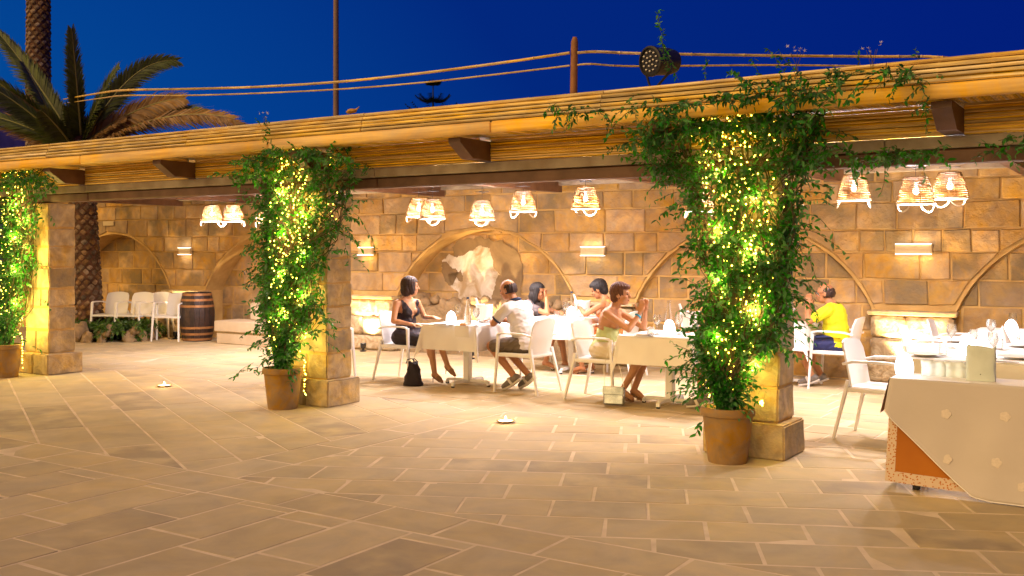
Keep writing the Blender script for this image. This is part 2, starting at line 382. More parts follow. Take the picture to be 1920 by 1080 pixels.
# ------------------------------------------------------------------ ground and paving
g = MB(); g.add([(-400, -400, -.06), (400, -400, -.06), (400, 600, -.06), (-400, 600, -.06)], [(0, 1, 2, 3)])
tag(g.build('ground', M_GROUND), kind='structure')
pv = MB(); pv.box((-8.5, 6.0, -.0236), (27, 16, .044))
pavement = tag(pv.build('pavement', M_PJOINT, smooth=False), kind='structure')
def zone_tiles(conv, ang, origin, row_h, lens, joint=.016, seed=1):
    rnd = random.Random(seed); ca, sa = math.cos(ang), math.sin(ang); out = []
    xs = [((p[0] - origin[0]) * ca + (p[1] - origin[1]) * sa) for p in conv]; ys = [(-(p[0] - origin[0]) * sa + (p[1] - origin[1]) * ca) for p in conv]
    r0 = math.floor(min(ys) / row_h); r1 = math.ceil(max(ys) / row_h)
    for r in range(r0, r1):
        x = min(xs) - 1 + (r % 2) * lens[0] * .5 + rnd.uniform(-.05, .05)
        x = math.floor((x) / lens[0]) * lens[0] + (r % 2) * lens[0] * .5
        while x < max(xs):
            L_ = rnd.uniform(lens[0] * (1 - lens[1]), lens[0] * (1 + lens[1]))
            q = [(x, r * row_h), (x + L_, r * row_h), (x + L_, (r + 1) * row_h), (x, (r + 1) * row_h)]
            x += L_
            q = [(origin[0] + a * ca - b * sa, origin[1] + a * sa + b * ca) for a, b in q]
            q = clip_convex(q, conv)
            if len(q) < 3 or area(q) < .0015: continue
            q = inset(q, joint / 2 + rnd.uniform(-.003, .005))
            q = [(a + rnd.uniform(-.004, .004), b + rnd.uniform(-.004, .004)) for a, b in q]
            q = clean(q) if q else q
            if len(q) >= 3 and area(q) > .0006: out.append(q)
    return out
tiles = []
tiles += zone_tiles([(-5.9, 4.93), (-5.9, 8.5), (-21, 8.5), (-21, 4.93)], R(-28), (-7.03, 4.98), .43, (1.25, .25), .019, seed=3)
tiles += zone_tiles([(-5.9, 4.93), (-5.5, 4.93), (-5.5, 8.5), (-5.9, 8.5)], R(90), (-5.5, 4.93), .40, (.75, .15), .022, seed=4)
tiles += zone_tiles([(-5.5, 4.93), (4.5, 4.93), (4.5, 8.5), (-5.5, 8.5)], R(25.5), (-3.63, 5.01), .40, (.58, .06), .020, seed=5)
tiles += zone_tiles([(-21, 4.53), (4.5, 4.53), (4.5, 4.93), (-21, 4.93)], 0, (0, 4.53), .40, (.62, .2), .020, seed=6)
tiles += zone_tiles([(-21, -1.9), (4.5, -1.9), (4.5, 4.53), (-21, 4.53)], R(90), (-4.5, 4.53), .45, (.78, .2), .020, seed=7)
tiles += zone_tiles([(-21, 8.5), (4.5, 8.5), (4.5, 13.2), (-21, 13.2)], 0, (0, 8.5), .42, (.68, .22), .018, seed=8)
def px_of(x, y, z=0):
    d = Vector((x, y, z)) - CP; D = d.dot(Fv)
    if D < .5: return None
    return 960 + F_PX * d.dot(Rv) / D, HOR - F_PX * d.z / D, D
vis = []; rest = []
for q in tiles:
    cx = sum(p[0] for p in q) / len(q); cy = sum(p[1] for p in q) / len(q); pp = px_of(cx, cy)
    if pp and -60 < pp[0] < 1980 and pp[1] < 1120 and cy < 12.7:
        vis.append((area(q) * (F_PX / pp[2]) ** 2 * CAM_H / pp[2], q))
    else: rest.append(q)
vis.sort(key=lambda t: -t[0])
for k, (a, q) in enumerate(vis[:298]):
    m = MB(); slab(m, q, random.uniform(-.0012, .0012), -.02, .0022, jit=.0010); m.build('paving_stone', M_PAVE, pavement, smooth=False)
m = MB()
for q in [t[1] for t in vis[298:]] + rest: slab(m, q, random.uniform(-.0015, .0015), -.02, .004)
tag(m.build('paving_stones', M_PAVE, pavement, smooth=False), kind='stuff')

# ------------------------------------------------------------------ arched stone wall
WALL_A = math.atan(.03); WO = Vector((-8.0, 12.7, 0))
wall = empty('stone_wall', WO, WALL_A, 'long honey coloured limestone wall with blind arches behind the dining tables', 'wall')
WM = Matrix.Translation(WO) @ Matrix.Rotation(WALL_A, 4, 'Z'); WI = WM.inverted()
def wpt(u, v, depth=0.0):     # pixel -> wall-local (x, z) on the plane local y = depth
    o = WI @ CP; d = (WI.to_3x3()) @ ray(u, v); t = (depth - o.y) / d.y; p = o + d * t; return p.x, p.z
pillx = [wpt(1713, 600)[0], wpt(1135, 600)[0], wpt(702, 600)[0], wpt(352, 600)[0]]
pillx = [pillx[0] + 4.1] + pillx + [pillx[-1] - 4.15]
pillx.sort(); PW = .95; WTOP = 2.9; SPR = .87; RISE = 1.05
XL, XR = pillx[0] - 1.5, pillx[-1] + .8
arches = []
for a, b in zip(pillx[:-1], pillx[1:]):
    x0, x1 = a + PW / 2, b - PW / 2; hw = (x1 - x0) / 2; rad = (hw * hw + RISE * RISE) / (2 * RISE)
    arches.append(dict(cx=(x0 + x1) / 2, hw=hw, r=rad, cz=SPR + RISE - rad, x0=x0, x1=x1))
depths = [.45, .40, .36, .07, .07, .07]
for A, d in zip(arches, depths): A['d'] = d
def arc_pts(A, n=20, grow=0.0):
    a0 = math.asin(A['hw'] / A['r']); pts = []
    for k in range(n + 1):
        t = a0 - 2 * a0 * k / n      # right -> left
        pts.append((A['cx'] + (A['r'] + grow) * math.sin(t), A['cz'] + (A['r'] + grow) * math.cos(t)))
    return pts
# mortar sheet
mm = MB(); yb = .012
def quad(mb, x0, z0, x1, z1, x2, z2, x3, z3, y): mb.add([(x0, y, z0), (x1, y, z1), (x2, y, z2), (x3, y, z3)], [(0, 1, 2, 3)])
segs = [(XL, arches[0]['x0'])] + [(arches[i]['x1'], arches[i + 1]['x0']) for i in range(len(arches) - 1)] + [(arches[-1]['x1'], XR)]
for (a, b) in segs: quad(mm, a, 0, b, 0, b, WTOP, a, WTOP, yb)
for A in arches:
    ap = arc_pts(A)
    for p, q in zip(ap[:-1], ap[1:]): quad(mm, q[0], q[1], p[0], p[1], p[0], WTOP, q[0], WTOP, yb)
mm.box(((XL + XR) / 2, .64, WTOP / 2), (XR - XL, .3, WTOP))  # core of the wall behind everything
mm.box(((XL + XR) / 2, .40, WTOP - .02), (XR - XL, .76, .05))
mm.build('mortar', M_STONE_MORTAR, wall, smooth=False)
for A in arches:
    d = A['d']; ap = [(A['x1'], 0)] + arc_pts(A) + [(A['x0'], 0)]
    m = MB(); vs = []; fs = []
    for (x, z) in ap: vs += [(x, -.012, z), (x, d + .01, z)]
    for i in range(len(ap) - 1): fs.append((2 * i, 2 * i + 1, 2 * i + 3, 2 * i + 2))
    m.add(vs, fs); m.build('arch_intrados', M_STONE_MORTAR, wall, smooth=False)
    m = MB(); ip = arc_pts(A, 24, 0.0); op = arc_pts(A, 24, .032); vs = []; fs = []
    for (a, b) in zip(ip, op): j1 = .010 * noise.noise(Vector((a[0] * 5, a[1] * 5, 2))); j2 = .022 * noise.noise(Vector((b[0] * 6, b[1] * 6, 5))); vs += [(a[0], -.008, a[1]), (a[0] + j1, -.016 + j1 * .6, a[1] + .004 + j1), (b[0] + j2, -.014 + j1 * .6, b[1] + j2), (b[0] + j2, .004, b[1] + j2)]
    for i in range(24):
        for k in range(3): fs.append((4 * i + k, 4 * i + k + 1, 4 * i + 5 + k, 4 * i + 4 + k))
    m.add(vs, fs); m.build('arch_rim', M_STONE_MORTAR, wall, smooth=False)
    # back of the niche
    m = MB(); pz = [(A['x0'], 0)] + list(reversed(arc_pts(A))) + [(A['x1'], 0)]
    m.add([(x, d, z) for x, z in pz], [tuple(range(len(pz)))]); m.build('niche_back', M_STONE_MORTAR, wall, smooth=False)
# courses
rnd = random.Random(21)
stones_w = []
z = .0; courses = []
while z < WTOP - .05:
    h = rnd.choice([.25, .28, .31, .33, .26]); h = min(h, WTOP - z); courses.append((z, z + h)); z += h
for ci, (z0, z1) in enumerate(courses):
    x = XL + rnd.uniform(0, .4)
    while x < XR:
        L_ = rnd.choice([.30, .42, .55, .62, .75, .5]) * rnd.uniform(.9, 1.12)
        q = [(x, z0), (x + L_, z0), (x + L_, z1), (x, z1)]; x += L_
        cx = x - L_ / 2
        # stones of the face: outside the arches
        A = min(arches, key=lambda A: abs(A['cx'] - cx))
        qq = q
        inside_jamb = A['x0'] < cx < A['x1']
        if z0 < SPR - .02:
            if z1 <= SPR + .12: qq = []
        if qq:
            best = None
            for (px, pz) in arc_pts(A, 40):
                dd = math.hypot(px - cx, pz - (z0 + z1) / 2)
                if best is None or dd < best[0]: best = (dd, px, pz)
            if best[0] < .62:
                nx, nz = best[1] - A['cx'], best[2] - A['cz']; l = math.hypot(nx, nz); nx /= l; nz /= l
                qq = clip(qq, -nx, -nz, -(nx * best[1] + nz * best[2]) - .03)
            elif math.hypot(cx - A['cx'], (z0 + z1) / 2 - A['cz']) < A['r'] and inside_jamb: qq = []
        qq = inset(qq, .011) if len(qq) >= 3 else []
        qq = clean(qq, .02) if qq else []
        if len(qq) >= 3 and area(qq) > .01:
            qq = [(a + rnd.uniform(-.011, .011), b + rnd.uniform(-.009, .009)) for a, b in qq]
            stones_w.append((qq, rnd.uniform(.004, .022)))
        # stones inside the arch
        pz = [(A['x0'], 0), (A['x1'], 0)] + arc_pts(A)
        if A['d'] > .0:
            qi = clip_convex([(a, b) for a, b in q], pz); qi = inset(qi, .011) if len(qi) >= 3 else []
            qi = clean(qi, .02) if qi else []
            if len(qi) >= 3 and area(qi) > .008 and not (abs(A['cx'] - arches[2]['cx']) < .1 and z1 < .85):
                qi = [(a + rnd.uniform(-.005, .005), b + rnd.uniform(-.005, .005)) for a, b in qi]
                stones_w.append((qi, -A['d'] + rnd.uniform(.004, .02)))
ns = 0
def wall_seen(q):
    cx = sum(p[0] for p in q) / len(q); cz = sum(p[1] for p in q) / len(q); p = WM @ Vector((cx, 0, cz)); pp = px_of(p.x, p.y, p.z)
    if pp is None: return 0
    if not (-10 < pp[0] < 1935): return 0
    if cz > 2.66: return 0
    return area(q) * (F_PX / pp[2]) ** 2
stones_w.sort(key=lambda t: -wall_seen(t[0]))
mrest = MB()
for q, pr in stones_w:
    if ns < 292 and wall_seen(q) > 0:
        m = MB(); slab(m, q, pr, pr - .06, .010, axis='y', jit=.003, bulge=.004); m.build('stone', M_STONE, wall, smooth=False); ns += 1
    else: slab(mrest, q, pr, pr - .06, .010, axis='y', jit=.003)
tag(mrest.build('stones', M_STONE, wall, smooth=False), kind='stuff')
# pillars with capitals
for i, px in enumerate(pillx):
    zc = 0
    for (z0, z1) in ((0, .24), (.24, .55), (.55, SPR - .055)):
        n = 1 if (z0 == 0 or (z0 > .5 and i % 2)) else 2
        xs = [px - PW / 2, px + PW / 2] if n == 1 else [px - PW / 2, px + rnd.uniform(-.15, .15), px + PW / 2]
        ex = .03 if z0 == 0 else 0
        for a, b in zip(xs[:-1], xs[1:]):
            bm = bmesh.new(); bmesh.ops.create_cube(bm, size=1)
            for v in bm.verts: v.co = Vector((v.co.x * (b - a - .012 + ex * 2 / n), v.co.y * (.22 + ex), v.co.z * (z1 - z0 - .01)))
            bmesh.ops.bevel(bm, geom=list(bm.edges), offset=.018, segments=2, affect='EDGES')
            bmesh.ops.subdivide_edges(bm, edges=[e for e in bm.edges if e.calc_length() > .12], cuts=5, use_grid_fill=True)
            for v in bm.verts:
                P = v.co * 6 + Vector((px, z0, a)) * 3; v.co += Vector((0, -1, 0)) * noise.fractal(P, 1.0, 2.0, 4) * .022 + Vector((noise.noise(P * 1.3), 0, noise.noise(P * 1.7))) * .006
            me = bpy.data.meshes.new('pillar_stone'); bm.to_mesh(me); bm.free(); me.materials.append(M_RUST)
            me.polygons.foreach_set('use_smooth', [True] * len(me.polygons))
            link_mesh('pillar_stone', me, wall, ((a + b) / 2, -.05 - ex / 2, (z0 + z1) / 2))
    MB().box((px, -.06, SPR - .02), (PW + .06, .27, .055), bev=.012).build('capital', M_COLSTONE, wall)
# plaster patches in the middle niche
A2 = arches[2]; d2 = A2['d']
def patch(name, pix, m_, lift, lift0=.0):
    pts = [wpt(u, v, d2 - .02) for u, v in pix]
    out = []
    for i in range(len(pts)):
        a, b = pts[i], pts[(i + 1) % len(pts)]
        for k in range(9):
            t = k / 9; qx = a[0] + (b[0] - a[0]) * t; qz = a[1] + (b[1] - a[1]) * t; out.append((qx + .05 * noise.noise(Vector((qx * 9, qz * 9, 1.5))) + random.uniform(-.008, .008), qz + .05 * noise.noise(Vector((qx * 9, qz * 9, 7.5))) + random.uniform(-.008, .008)))
    conv = [(A2['x0'] + .01, 0), (A2['x1'] - .01, 0)] + [(x, z - .01) for x, z in arc_pts(A2, 20, -.01)]
    o2 = clip_convex(out, conv)
    n = len(o2); y0 = d2 - .02; y1 = d2 - .02 - lift
    if area(o2) < 0: o2.reverse()
    vs = [(x, y0, z) for x, z in o2] + [(x, y1, z) for x, z in o2]
    MB().add(vs, [tuple(range(n, 2 * n))] + [(i, (i + 1) % n, n + (i + 1) % n, n + i) for i in range(n)]).build(name, m_, wall, smooth=False)
patch('plaster_patch', [(848, 462), (858, 450), (905, 444), (940, 452), (968, 470), (980, 505), (974, 585), (940, 590), (890, 590), (856, 520), (852, 492)], M_BPLASTER, .006)
patch('plaster_patch', [(868, 480), (884, 470), (902, 462), (917, 466), (922, 482), (928, 500), (938, 515), (930, 528), (924, 545), (926, 585), (900, 590), (868, 585), (862, 552), (848, 540), (838, 522), (829, 508), (828, 488), (842, 476), (858, 480)], M_PLASTER, .011)
patch('plaster_patch', [(829, 492), (840, 488), (850, 502), (862, 510), (868, 503), (870, 515), (864, 529), (856, 517), (847, 514), (842, 520), (850, 537), (846, 538), (836, 526), (829, 510)], M_BPLASTER, .015)
# rock bank along the foot of the middle bay and loose rocks on it
def rock_mesh(name, m_, seed, sub=3, rough=.35):
    bm = bmesh.new(); bmesh.ops.create_icosphere(bm, subdivisions=sub, radius=1)
    for v in bm.verts:
        P = v.co * 1.1 + Vector((seed * 3.7, seed * 1.3, 0)); v.co *= 1 + rough * noise.fractal(P, 1.0, 2.0, 4)
    me = bpy.data.meshes.new(name); bm.to_mesh(me); bm.free(); me.materials.append(m_)
    me.polygons.foreach_set('use_smooth', [True] * len(me.polygons)); return me
bank = MB(); nx_, nz_ = 90, 18; vs = []; fs = []
for i in range(nx_ + 1):
    x = A2['x0'] + (A2['x1'] - A2['x0']) * i / nx_
    topz = .80 + .08 * noise.fractal(Vector((x * 2.6, 3.1, 0)), 1, 2, 4) + (.12 if i < 12 else 0)
    for j in range(nz_ + 1):
        t = j / nz_; zz = topz * min(1, t * 1.15)
        yy = -.06 + (t * .12 if t < .87 else .12 + (t - .87) * 3.0)
        yy += -.06 * noise.fractal(Vector((x * 3, zz * 4, 1.7)), 1, 2, 5)
        vs.append((x, min(yy, d2), zz))
for i in range(nx_):
    for j in range(nz_): a = i * (nz_ + 1) + j; fs.append((a, a + nz_ + 1, a + nz_ + 2, a + 1))
bank.add(vs, fs).build('rock_bank', M_ROCK, wall, angle=0)
rms = [rock_mesh('rubble_rock', M_ROCK, s) for s in (1, 2, 3)]
for k in range(17):
    x = A2['x0'] + .15 + (A2['x1'] - A2['x0'] - .3) * k / 16
    link_mesh('rubble_rock', random.choice(rms), wall, (x, .07 + random.uniform(-.03, .04), .80 + random.uniform(-.03, .05)),
              (random.random() * 6, random.random() * 6, random.random() * 6), [random.uniform(.055, .10)] * 3)
# small dark patches/stains are in the stone; sconces
def sconce(u, v, width, label):
    x, z = wpt(u, v, -.06); p = WM @ Vector((x, -.075, z))
    t = empty('wall_lamp', p, WALL_A, label, 'wall lamp', 'white wall lamps between the arches')
    MB().box((0, .02, 0), (width, .07, .12), bev=.008).build('lamp_body', M_SIGN, t)
    MB().box((0, -.001, .062), (width * .96, .07, .012)).build('light_slot', M_SCON, t, smooth=False)
    MB().box((0, -.001, -.062), (width * .96, .07, .012)).build('light_slot', M_SCON, t, smooth=False)
    for s_ in (1, -1):
        L_ = bpy.data.lights.new('sconce_light', 'AREA'); L_.energy = .35; L_.color = (1, .80, .55); L_.shape = 'RECTANGLE'; L_.size = width * .9; L_.size_y = .05
        lo = bpy.data.objects.new('sconce_light', L_); COL.objects.link(lo); lo.parent = t; lo.location = (0, -.01, s_ * .075)
        if s_ > 0: lo.rotation_euler = (PI, 0, 0)
sconce(347, 471, .30, 'white wall lamp above the barrel and the stacked white armchairs')
sconce(686, 471, .30, 'white wall lamp just right of the middle ivy column')
sconce(1112, 471, .38, 'white wall lamp between the plastered middle arch and the nearest ivy column')
sconce(1713, 467, .42, 'white wall lamp above the lit pillar at the far right')
x, z = wpt(204, 419, -.03); p = WM @ Vector((x, -.035, z))
o = MB().box((0, 0, 0), (.32, .02, .09), bev=.004).build('wall_plaque', M_SIGN, None, loc=p, rot=(0, 0, WALL_A)); tag(o, 'small cream plaque on the dark wall beside the palm trunk', 'plaque')
# uplights at pillar feet
def uplight(u, dx, label, power, tgt=(0, .3, 1.0), spot=75, dist=.33):
    x, z = wpt(u, 600, -.1); p = WM @ Vector((x + dx, -.16 - dist, 0))
    t = empty('uplight', p, WALL_A, label, 'spotlight', 'spotlights at the foot of the wall')
    MB().lathe([(.05, 0), (.055, .015), (.02, .02), (.02, .05)], 16).build('stand', M_BLACKM, t)
    MB().lathe([(.035, .05), (.045, .07), (.048, .13), (.044, .132)], 18, capt=False).build('housing', M_BLACKM, t)
    MB().lathe([(.001, .124), (.042, .126)], 18, capb=False, capt=False).build('lens', M_SCON, t)
    L_ = bpy.data.lights.new('uplight_beam', 'SPOT'); L_.energy = power; L_.color = (1, .72, .38); L_.spot_size = R(spot); L_.spot_blend = .6; L_.shadow_soft_size = .03
    lo = bpy.data.objects.new('uplight_beam', L_); COL.objects.link(lo); lo.parent = t; lo.location = (0, 0, .15)
    lo.rotation_euler = Vector(tgt).to_track_quat('-Z', 'Y').to_euler()
uplight(352, .0, 'small spotlight on the floor in front of the lit pillar beside the barrel', 120, (0, .30, .75), 85, .22)
uplight(702, .0, 'small spotlight in front of the lit pillar right of the middle ivy column', 170, (0, .30, .75), 85, .22)
uplight(1713, .0, 'small spotlight in front of the lit pillar behind the long table', 210, (0, .30, .75), 85, .22)
uplight(905, .0, 'small spotlight below the white plastered arch', 130, (0, .55, .80), 60, .25)
uplight(530, .0, 'small spotlight below the arch behind the middle ivy column', 70, (0, .55, .80), 80, .35)

# ------------------------------------------------------------------ pergola
PX0, PX1 = -16.15, 2.2
perg = empty('pergola', ((PX0 + PX1) / 2, 7.8, 0), 0, 'long reed covered pergola with dark rafters over the stone columns', 'pergola')
PO = Vector(perg.location)
def pl(x, y, z): return (x - PO.x, y - PO.y, z)
def reed_mesh(L_, r, m_, seed):
    rr = random.Random(seed); prof = []; n = max(3, int(L_ / .28)); pts = []; rs = []
    for k in range(n):
        x = -L_ / 2 + L_ * k / (n - 1)
        for dx, s in ((-.012, 1.0), (0, 1.13), (.012, 1.0)):
            if abs(x + dx) <= L_ / 2 + .001: pts.append((x + dx, 0, rr.uniform(-.001, .001) * 1)); rs.append(r * s)
    return MB().tube(pts, rs, 7).mesh('reed', m_, angle=50)
def chunks(a, b, L_, seed):
    rr = random.Random(seed); out = []; x = a - rr.uniform(0, L_ * .0)
    while x < b - .05:
        l = L_ * rr.uniform(.92, 1.08); l = min(l, b - x); out.append((x, x + l)); x += l
    return out
sections = chunks(PX0, PX1, 2.35, 5)
rm = [reed_mesh(2.35, .0168, M_REED, s) for s in range(4)]
z = 2.712; row = 0
for row in range(5):
    for (a, b) in sections:
        o = link_mesh('reed', random.choice(rm), perg, pl((a + b) / 2 + random.uniform(-.006, .006), 7.155 + row * .012 + random.uniform(-.003, .003), 2.724 + row * .0362),
                      (random.random() * 6, random.uniform(-.0016, .0016), random.uniform(-.001, .001)), ((b - a - .006) / 2.35, random.uniform(.80, 1.02), random.uniform(.80, 1.02)))
for row in range(4):   # the reeds go on over the top of the roof, joined
    pass
top = MB()
yy = 7.23
while yy < 12.55:
    top.tube([(PX0 - PO.x, yy - PO.y, 2.85 - (yy - 7.2) * .02), (PX1 - PO.x, yy - PO.y, 2.85 - (yy - 7.2) * .02)], .02, 6); yy += .038
tag(top.build('roof_reeds', M_REED, perg), kind='stuff')
MB().box(pl((PX0 + PX1) / 2, 9.9, 2.70), (PX1 - PX0 - .02, 5.36, .08)).build('roof_deck', M_GREYT, perg, smooth=False)
# soffit of reeds laid across
sf = MB(); vs = []; fs = []; n = 0; xx = PX0
prev = None
while xx < PX1:
    for k in range(5):
        a = PI * k / 4; vs += [pl(xx + .011 - .011 * math.cos(a), 7.19, 2.655 - .011 * math.sin(a)), pl(xx + .011 - .011 * math.cos(a), 12.5, 2.655 - .011 * math.sin(a))]
    b = len(vs) - 10
    for k in range(4): fs.append((b + 2 * k, b + 2 * k + 1, b + 2 * k + 3, b + 2 * k + 2))
    xx += .0225
tag(sf.add(vs, fs).build('soffit_reeds', M_REED2, perg, angle=0), kind='stuff')
for (a, b) in chunks(PX0, PX1, 2.9, 9):
    m = MB(); L_ = b - a
    m.box((0, .004, .004), (L_ - .004, .034, .104), bev=.014)
    m.build('fascia_board', M_BOARD, perg, loc=pl((a + b) / 2, 7.150, 2.648 + .0), rot=(PI / 2 * 0, 0, 0), angle=60)
raft = [-15.3, -13.3, -11.32, -9.27, -7.2, -5.22, -3.25, -1.2, .8]
bm_ = MB(); wv = .13
pr = [(7.24, 2.60), (7.24, 2.555), (7.44, 2.425), (12.45, 2.425), (12.45, 2.60)]
vs = [(-wv / 2, y - 7.8, z) for y, z in pr] + [(wv / 2, y - 7.8, z) for y, z in pr]
bm_.add(vs, [(0, 1, 2, 3, 4), (9, 8, 7, 6, 5)] + [(i, 5 + i, 5 + (i + 1) % 5, (i + 1) % 5) for i in range(5)])
rme = bm_.mesh('rafter', M_TIMBER, smooth=False)
for x in raft: link_mesh('rafter', rme, perg, (x - wv / 2 - PO.x, 0, 0))
edges = [PX0] + raft + [PX1]
rm2 = [reed_mesh(2.0, .0125, M_REED2, s + 10) for s in range(5)]
for i in range(len(edges) - 1):
    a = edges[i] + (0 if i == 0 else .003); b = edges[i + 1] - (wv + .003 if i < len(edges) - 2 else 0)
    for row in range(9):
        link_mesh('reed', random.choice(rm2), perg, pl((a + b) / 2, 7.725 + random.uniform(-.004, .004), 2.432 + row * .0245),
                  (random.random() * 6, random.uniform(-.002, .002), 0), ((b - a) / 2.0, random.uniform(.85, 1.12), random.uniform(.85, 1.12)))
    MB().box(pl((a + b) / 2, 7.765, 2.52), (b - a, .03, .19)).build('backing_board', M_TIMBER, perg, smooth=False)
for (a, b) in chunks(PX0, PX1, 4.8, 3):
    MB().box(pl((a + b) / 2, 7.80, 2.372), (b - a - .004, .17, .086), bev=.006).build('beam', M_GREYT, perg)
    MB().box(pl((a + b) / 2, 7.83, 2.274), (b - a - .004, .15, .102), bev=.012).build('beam', M_TIMBER, perg)
for k in range(40):    # fine slats over the back wall are out of sight; only the wall plate is built
    break
MB().box(pl((PX0 + PX1) / 2, 12.40, 2.57), (PX1 - PX0, .10, .10), bev=.01).build('beam', M_GREYT, perg)

# ------------------------------------------------------------------ stone columns
def column(xr, yn, label):
    """xr, yn: the near right corner of the plinth"""
    cx, cy = xr - .33, yn + .25
    t = empty('stone_column', (cx, cy, 0), 0, label, 'column', 'square stone columns carrying the pergola')
    def block(c, s, nm='column_stone', cuts=2):
        bm = bmesh.new(); bmesh.ops.create_cube(bm, size=1)
        for v in bm.verts: v.co = Vector((v.co.x * s[0], v.co.y * s[1], v.co.z * s[2]))
        bmesh.ops.bevel(bm, geom=list(bm.edges), offset=.012, segments=2, affect='EDGES')
        bmesh.ops.subdivide_edges(bm, edges=[e for e in bm.edges if e.calc_length() > .12], cuts=3, use_grid_fill=True)
        o_ = Vector((c[0] + cx, c[1], c[2])) * 5
        for v in bm.verts: v.co += Vector((noise.noise(v.co * 7 + o_), noise.noise(v.co * 6 - o_), noise.noise(v.co * 5 + o_ * 2))) * .011
        me = bpy.data.meshes.new(nm); bm.to_mesh(me); bm.free(); me.materials.append(M_COLSTONE)
        me.polygons.foreach_set('use_smooth', [True] * len(me.polygons)); me.update(); me.set_sharp_from_angle(angle=R(40))
        link_mesh(nm, me, t, c)
    block((-.165 - .002, 0, .134), (.324, .50, .268), 'plinth_stone'); block((.165 + .002, 0, .134), (.324, .50, .268), 'plinth_stone')
    MB().box((0, 0, 1.24), (.50, .36, 1.95)).build('mortar_core', M_STONE_MORTAR, t, smooth=False)
    z = .272; k = 0; rr = random.Random(int(cx * 100))
    while z < 2.20:
        h = min(rr.choice([.24, .27, .30]), 2.22 - z)
        if 2.22 - z - h < .12: h = 2.22 - z
        if k % 2 == 0:
            s = rr.uniform(-.1, .1)
            block((-.265 + (.265 + s) / 2, 0, z + h / 2), (.265 + s - .008, .38, h - .010)); block((s + (.265 - s) / 2, 0, z + h / 2), (.265 - s - .008, .38, h - .010))
        else: block((0, 0, z + h / 2), (.53, .38 + rr.uniform(-.01, .01), h - .010))
        z += h; k += 1
    return t
column(-2.43, 7.57, 'square stone column behind the nearest and largest ivy pot')
column(-7.17, 7.64, 'square stone column behind the middle ivy pot, left of the diners')
column(-12.02, 7.66, 'square stone column at the far left edge with ivy on it')

# ------------------------------------------------------------------ vines in pots with fairy lights
LEAFV = [(0, 0, 0), (-.20, .32, .05), (.20, .32, .05), (-.16, .68, .035), (.16, .68, .035), (0, 1, -.06), (0, .34, 0), (0, .68, 0)]
LEAFF = [(0, 6, 1), (0, 2, 6), (1, 6, 7, 3), (6, 2, 4, 7), (3, 7, 5), (7, 4, 5)]
class Leaves:
    def __init__(s): s.pos = []
    def add(s, p, d, size): s.pos.append((Vector(p), Vector(d), size))
    def mat4(s, p, d, size):
        d = d.normalized() if d.length > 1e-6 else Vector((0, 0, -1))
        q = d.to_track_quat('Y', 'Z').to_matrix().to_4x4() @ Matrix.Rotation(random.uniform(-1.3, 1.3), 4, 'Y')
        return Matrix.Translation(p) @ q @ Matrix.Scale(size, 4)
    def build(s, name, m_, parent, inv):
        V = np.array(LEAFV, dtype=np.float64); n = len(s.pos); allv = np.zeros((n * 8, 3)); fs = []
        for i, (p, d, sz) in enumerate(s.pos):
            M = np.array(inv @ s.mat4(p, d, sz)); allv[i * 8:i * 8 + 8] = V @ M[:3, :3].T + M[:3, 3]
            fs += [tuple(k + i * 8 for k in f) for f in LEAFF]
        me = bpy.data.meshes.new(name); me.from_pydata(allv.tolist(), [], fs); me.materials.append(m_)
        me.polygons.foreach_set('use_smooth', [True] * len(me.polygons)); me.update()
        return link_mesh(name, me, parent)
_lm = bpy.data.meshes.new('leaf'); _lm.from_pydata(LEAFV, [], LEAFF); _lm.materials.append(M_LEAF); _lm.update()
def rv(a=1.0): return Vector((random.uniform(-a, a), random.uniform(-a, a), random.uniform(-a, a)))
def tendril(lv, stems, p, d, L_, droop=.5, size=.05, step=.035, thick=.0022, lpn=2, wob=.35):
    p = Vector(p); d = Vector(d).normalized(); pts = [p.copy()]; k = 0; s = 0
    while s < L_:
        d = (d + rv(wob) * .5 + Vector((0, 0, -droop * .12))).normalized(); p = p + d * step; s += step; pts.append(p.copy())
        for _ in range(lpn): lv.add(p + rv(.006), (d * .4 + rv(1.0) + Vector((0, 0, -.45))), size * random.uniform(.6, 1.2))
    if len(pts) > 2: stems.tube(pts[::2] if len(pts) > 5 else pts, thick, 4)
